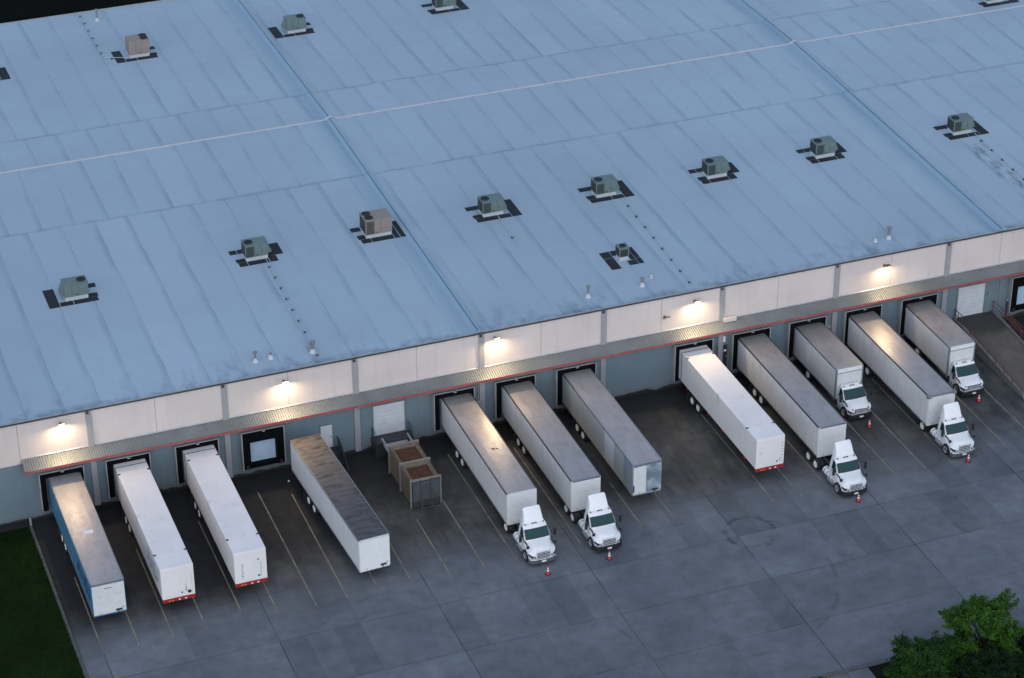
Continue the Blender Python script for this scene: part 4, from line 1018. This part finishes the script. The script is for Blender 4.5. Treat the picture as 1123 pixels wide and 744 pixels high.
# ------------------------------------------------------------------ trees
def leaf_mat(name, a, b_):
    m_ = mat(name); t = NT(m_)
    oi = t.new('ShaderNodeObjectInfo')
    n = t.noise(.9, 3.); n2 = t.noise(14., 2.)
    c = t.mix(t.lin(n, .3, .7, 0, 1), a, b_); c = t.scale(c, t.lin(n2, .3, .7, .6, 1.4))
    t.out(c, .7); t.b.inputs['Specular IOR Level'].default_value = .12
    return m_
M['leaf'] = leaf_mat('leaf_green', (.018,.058,.009), (.064,.145,.013))
M['leaf2'] = leaf_mat('leaf_dark', (.010,.034,.007), (.030,.080,.011))
M['leaf3'] = leaf_mat('leaf_darkest', (.005,.015,.005), (.012,.032,.007))
M['bark'] = plain('bark', (.06,.045,.035), .9, var=.4, nscale=4., bump=.03)
def tree(x, y, H, Rr, zc, leaf, label, seed, nl=5200, name='tree', lobes=9, sz=.10):
    rr = random.Random(seed)
    r = empty(name, (x, y, .05), label, 'tree')
    b = MB(); top = Vector((rr.uniform(-.15,.15), rr.uniform(-.15,.15), zc*.6)); b.cyl((0,0,0), top, .16, .10, n=10)
    boughs = []
    for k in range(lobes):
        a = k*2.399+rr.uniform(-.4,.4); e = rr.uniform(-.75, .95); q = rr.uniform(.25, .82)*math.sqrt(max(.05, 1-e*e*.75))
        c = Vector((math.cos(a)*Rr*q, math.sin(a)*Rr*q, zc+e*(H-zc)*.7))
        m_ = top.lerp(c, .5)+Vector((0,0,.15)); b.cyl(top, m_, .07, .045, n=6); b.cyl(m_, c, .045, .02, n=6)
        boughs.append((c, rr.uniform(.55, 1.15)))
    g = MB(); ns = lobes*11; per = nl//ns
    for k in range(ns):
        c, lo = boughs[k % lobes]
        out = Vector((c.x, c.y, (c.z-zc)*.8+.5)).normalized()
        d = (out*.75 + Vector((rr.gauss(0,.62), rr.gauss(0,.62), rr.gauss(.25,.5)))).normalized()
        L = lo*rr.uniform(.55, 1.15)*Rr*.36; base = c + Vector((rr.gauss(0,.22), rr.gauss(0,.22), rr.gauss(0,.18)))*Rr*.48
        tip = base + d*L - Vector((0,0,.10*L)); b.cyl(base, tip, .014, .004, n=4)
        for q in range(per):
            t = rr.random()**.8; w = .20*Rr*.36*(1.25-t)
            p = base.lerp(tip, t) + Vector((rr.gauss(0,w), rr.gauss(0,w), rr.gauss(0,w*.75)))
            s_ = sz*rr.uniform(.6, 1.35)
            n = (Vector((0,0,.9)) + d*.3 + Vector((rr.gauss(0,.55), rr.gauss(0,.55), rr.gauss(0,.35)))).normalized()
            u = (d + Vector((rr.gauss(0,.6), rr.gauss(0,.6), rr.gauss(0,.4)))); u = (u-n*u.dot(n)).normalized(); v = n.cross(u)*.48
            g.add([p-u*s_, p+v*s_-n*.25*s_, p+u*s_-n*.35*s_, p-v*s_-n*.25*s_], [(0,1,2,3)])
    b.build('trunk', M['bark'], r)
    g.build('crown', M[leaf], r)
tree(84.6, -44.9, 6.3, 3.0, 3.4, 'leaf', 'bright green leafy tree in the bottom right corner, tallest there', 5, 34000, lobes=30)
tree(79.0, -46.0, 4.7, 3.2, 2.4, 'leaf2', 'bushy mid-green tree cut by the bottom edge, left of the tallest tree', 9, 34000, lobes=30)
tree(89.6, -46.6, 4.6, 2.9, 2.3, 'leaf3', 'dark shrub at the right edge behind the tallest tree', 14, 18000, lobes=22)
tree(71.6, -44.0, 2.6, 1.0, 1.6, 'leaf2', 'tuft of green treetop peeking over the bottom edge', 21, 3500, lobes=9)
tree(83.4, -48.6, 4.4, 3.0, 2.2, 'leaf3', 'dark shrub below the tallest tree, cut by the bottom edge', 31, 18000, lobes=22)

# ------------------------------------------------------------------ camera
F, CAMY, CAMZ = 2710.534992783647, -169.81738157158205, 115.89886879348497
yaw, pitch, roll = 0.36091132712464535, 0.5350904869671527, -0.003788968195044588
f = Vector((math.sin(yaw)*math.cos(pitch), math.cos(yaw)*math.cos(pitch), -math.sin(pitch)))
rt = Vector((math.cos(yaw), -math.sin(yaw), 0)); upv = rt.cross(f)
c_, s_ = math.cos(roll), math.sin(roll)
r2_, u2_ = rt*c_+upv*s_, upv*c_-rt*s_
cd = bpy.data.cameras.new('camera'); co = bpy.data.objects.new('camera', cd); COL.objects.link(co)
co.matrix_world = Matrix((( r2_.x, u2_.x, -f.x, 0),(r2_.y, u2_.y, -f.y, CAMY),(r2_.z, u2_.z, -f.z, CAMZ),(0,0,0,1)))
cd.sensor_fit = 'HORIZONTAL'; cd.sensor_width = 36.; cd.lens = F/1123.*36.; cd.clip_start = 1.; cd.clip_end = 5000.
S.camera = co

# ------------------------------------------------------------------ light
EL, AZ = R(38), R(197)         # azimuth clockwise from +Y: overcast dusk glow from behind the camera
wd = bpy.data.worlds.new('World'); S.world = wd; wd.use_nodes = True
nt = wd.node_tree; bg = nt.nodes['Background']
sk = nt.nodes.new('ShaderNodeTexSky'); sk.sky_type = 'NISHITA'; sk.sun_disc = False; sk.sun_elevation = EL; sk.sun_rotation = AZ
sk.air_density = 1.0; sk.dust_density = .3; sk.ozone_density = 1.5
nt.links.new(sk.outputs[0], bg.inputs[0]); bg.inputs[1].default_value = .15
sl = bpy.data.lights.new('sun', 'SUN'); sl.energy = 1.3; sl.angle = R(110); sl.color = (1., .98, .97)
so = bpy.data.objects.new('sun', sl); COL.objects.link(so)
sd = Vector((math.sin(AZ)*math.cos(EL), math.cos(AZ)*math.cos(EL), math.sin(EL)))
so.rotation_euler = sd.to_track_quat('Z', 'Y').to_euler()
S.view_settings.view_transform = 'Standard'; S.view_settings.look = 'None'; S.view_settings.gamma = 1.; S.view_settings.use_curve_mapping = False
S.view_settings.exposure = 0.2
S.render.engine = 'CYCLES'
S.cycles.use_denoising = True
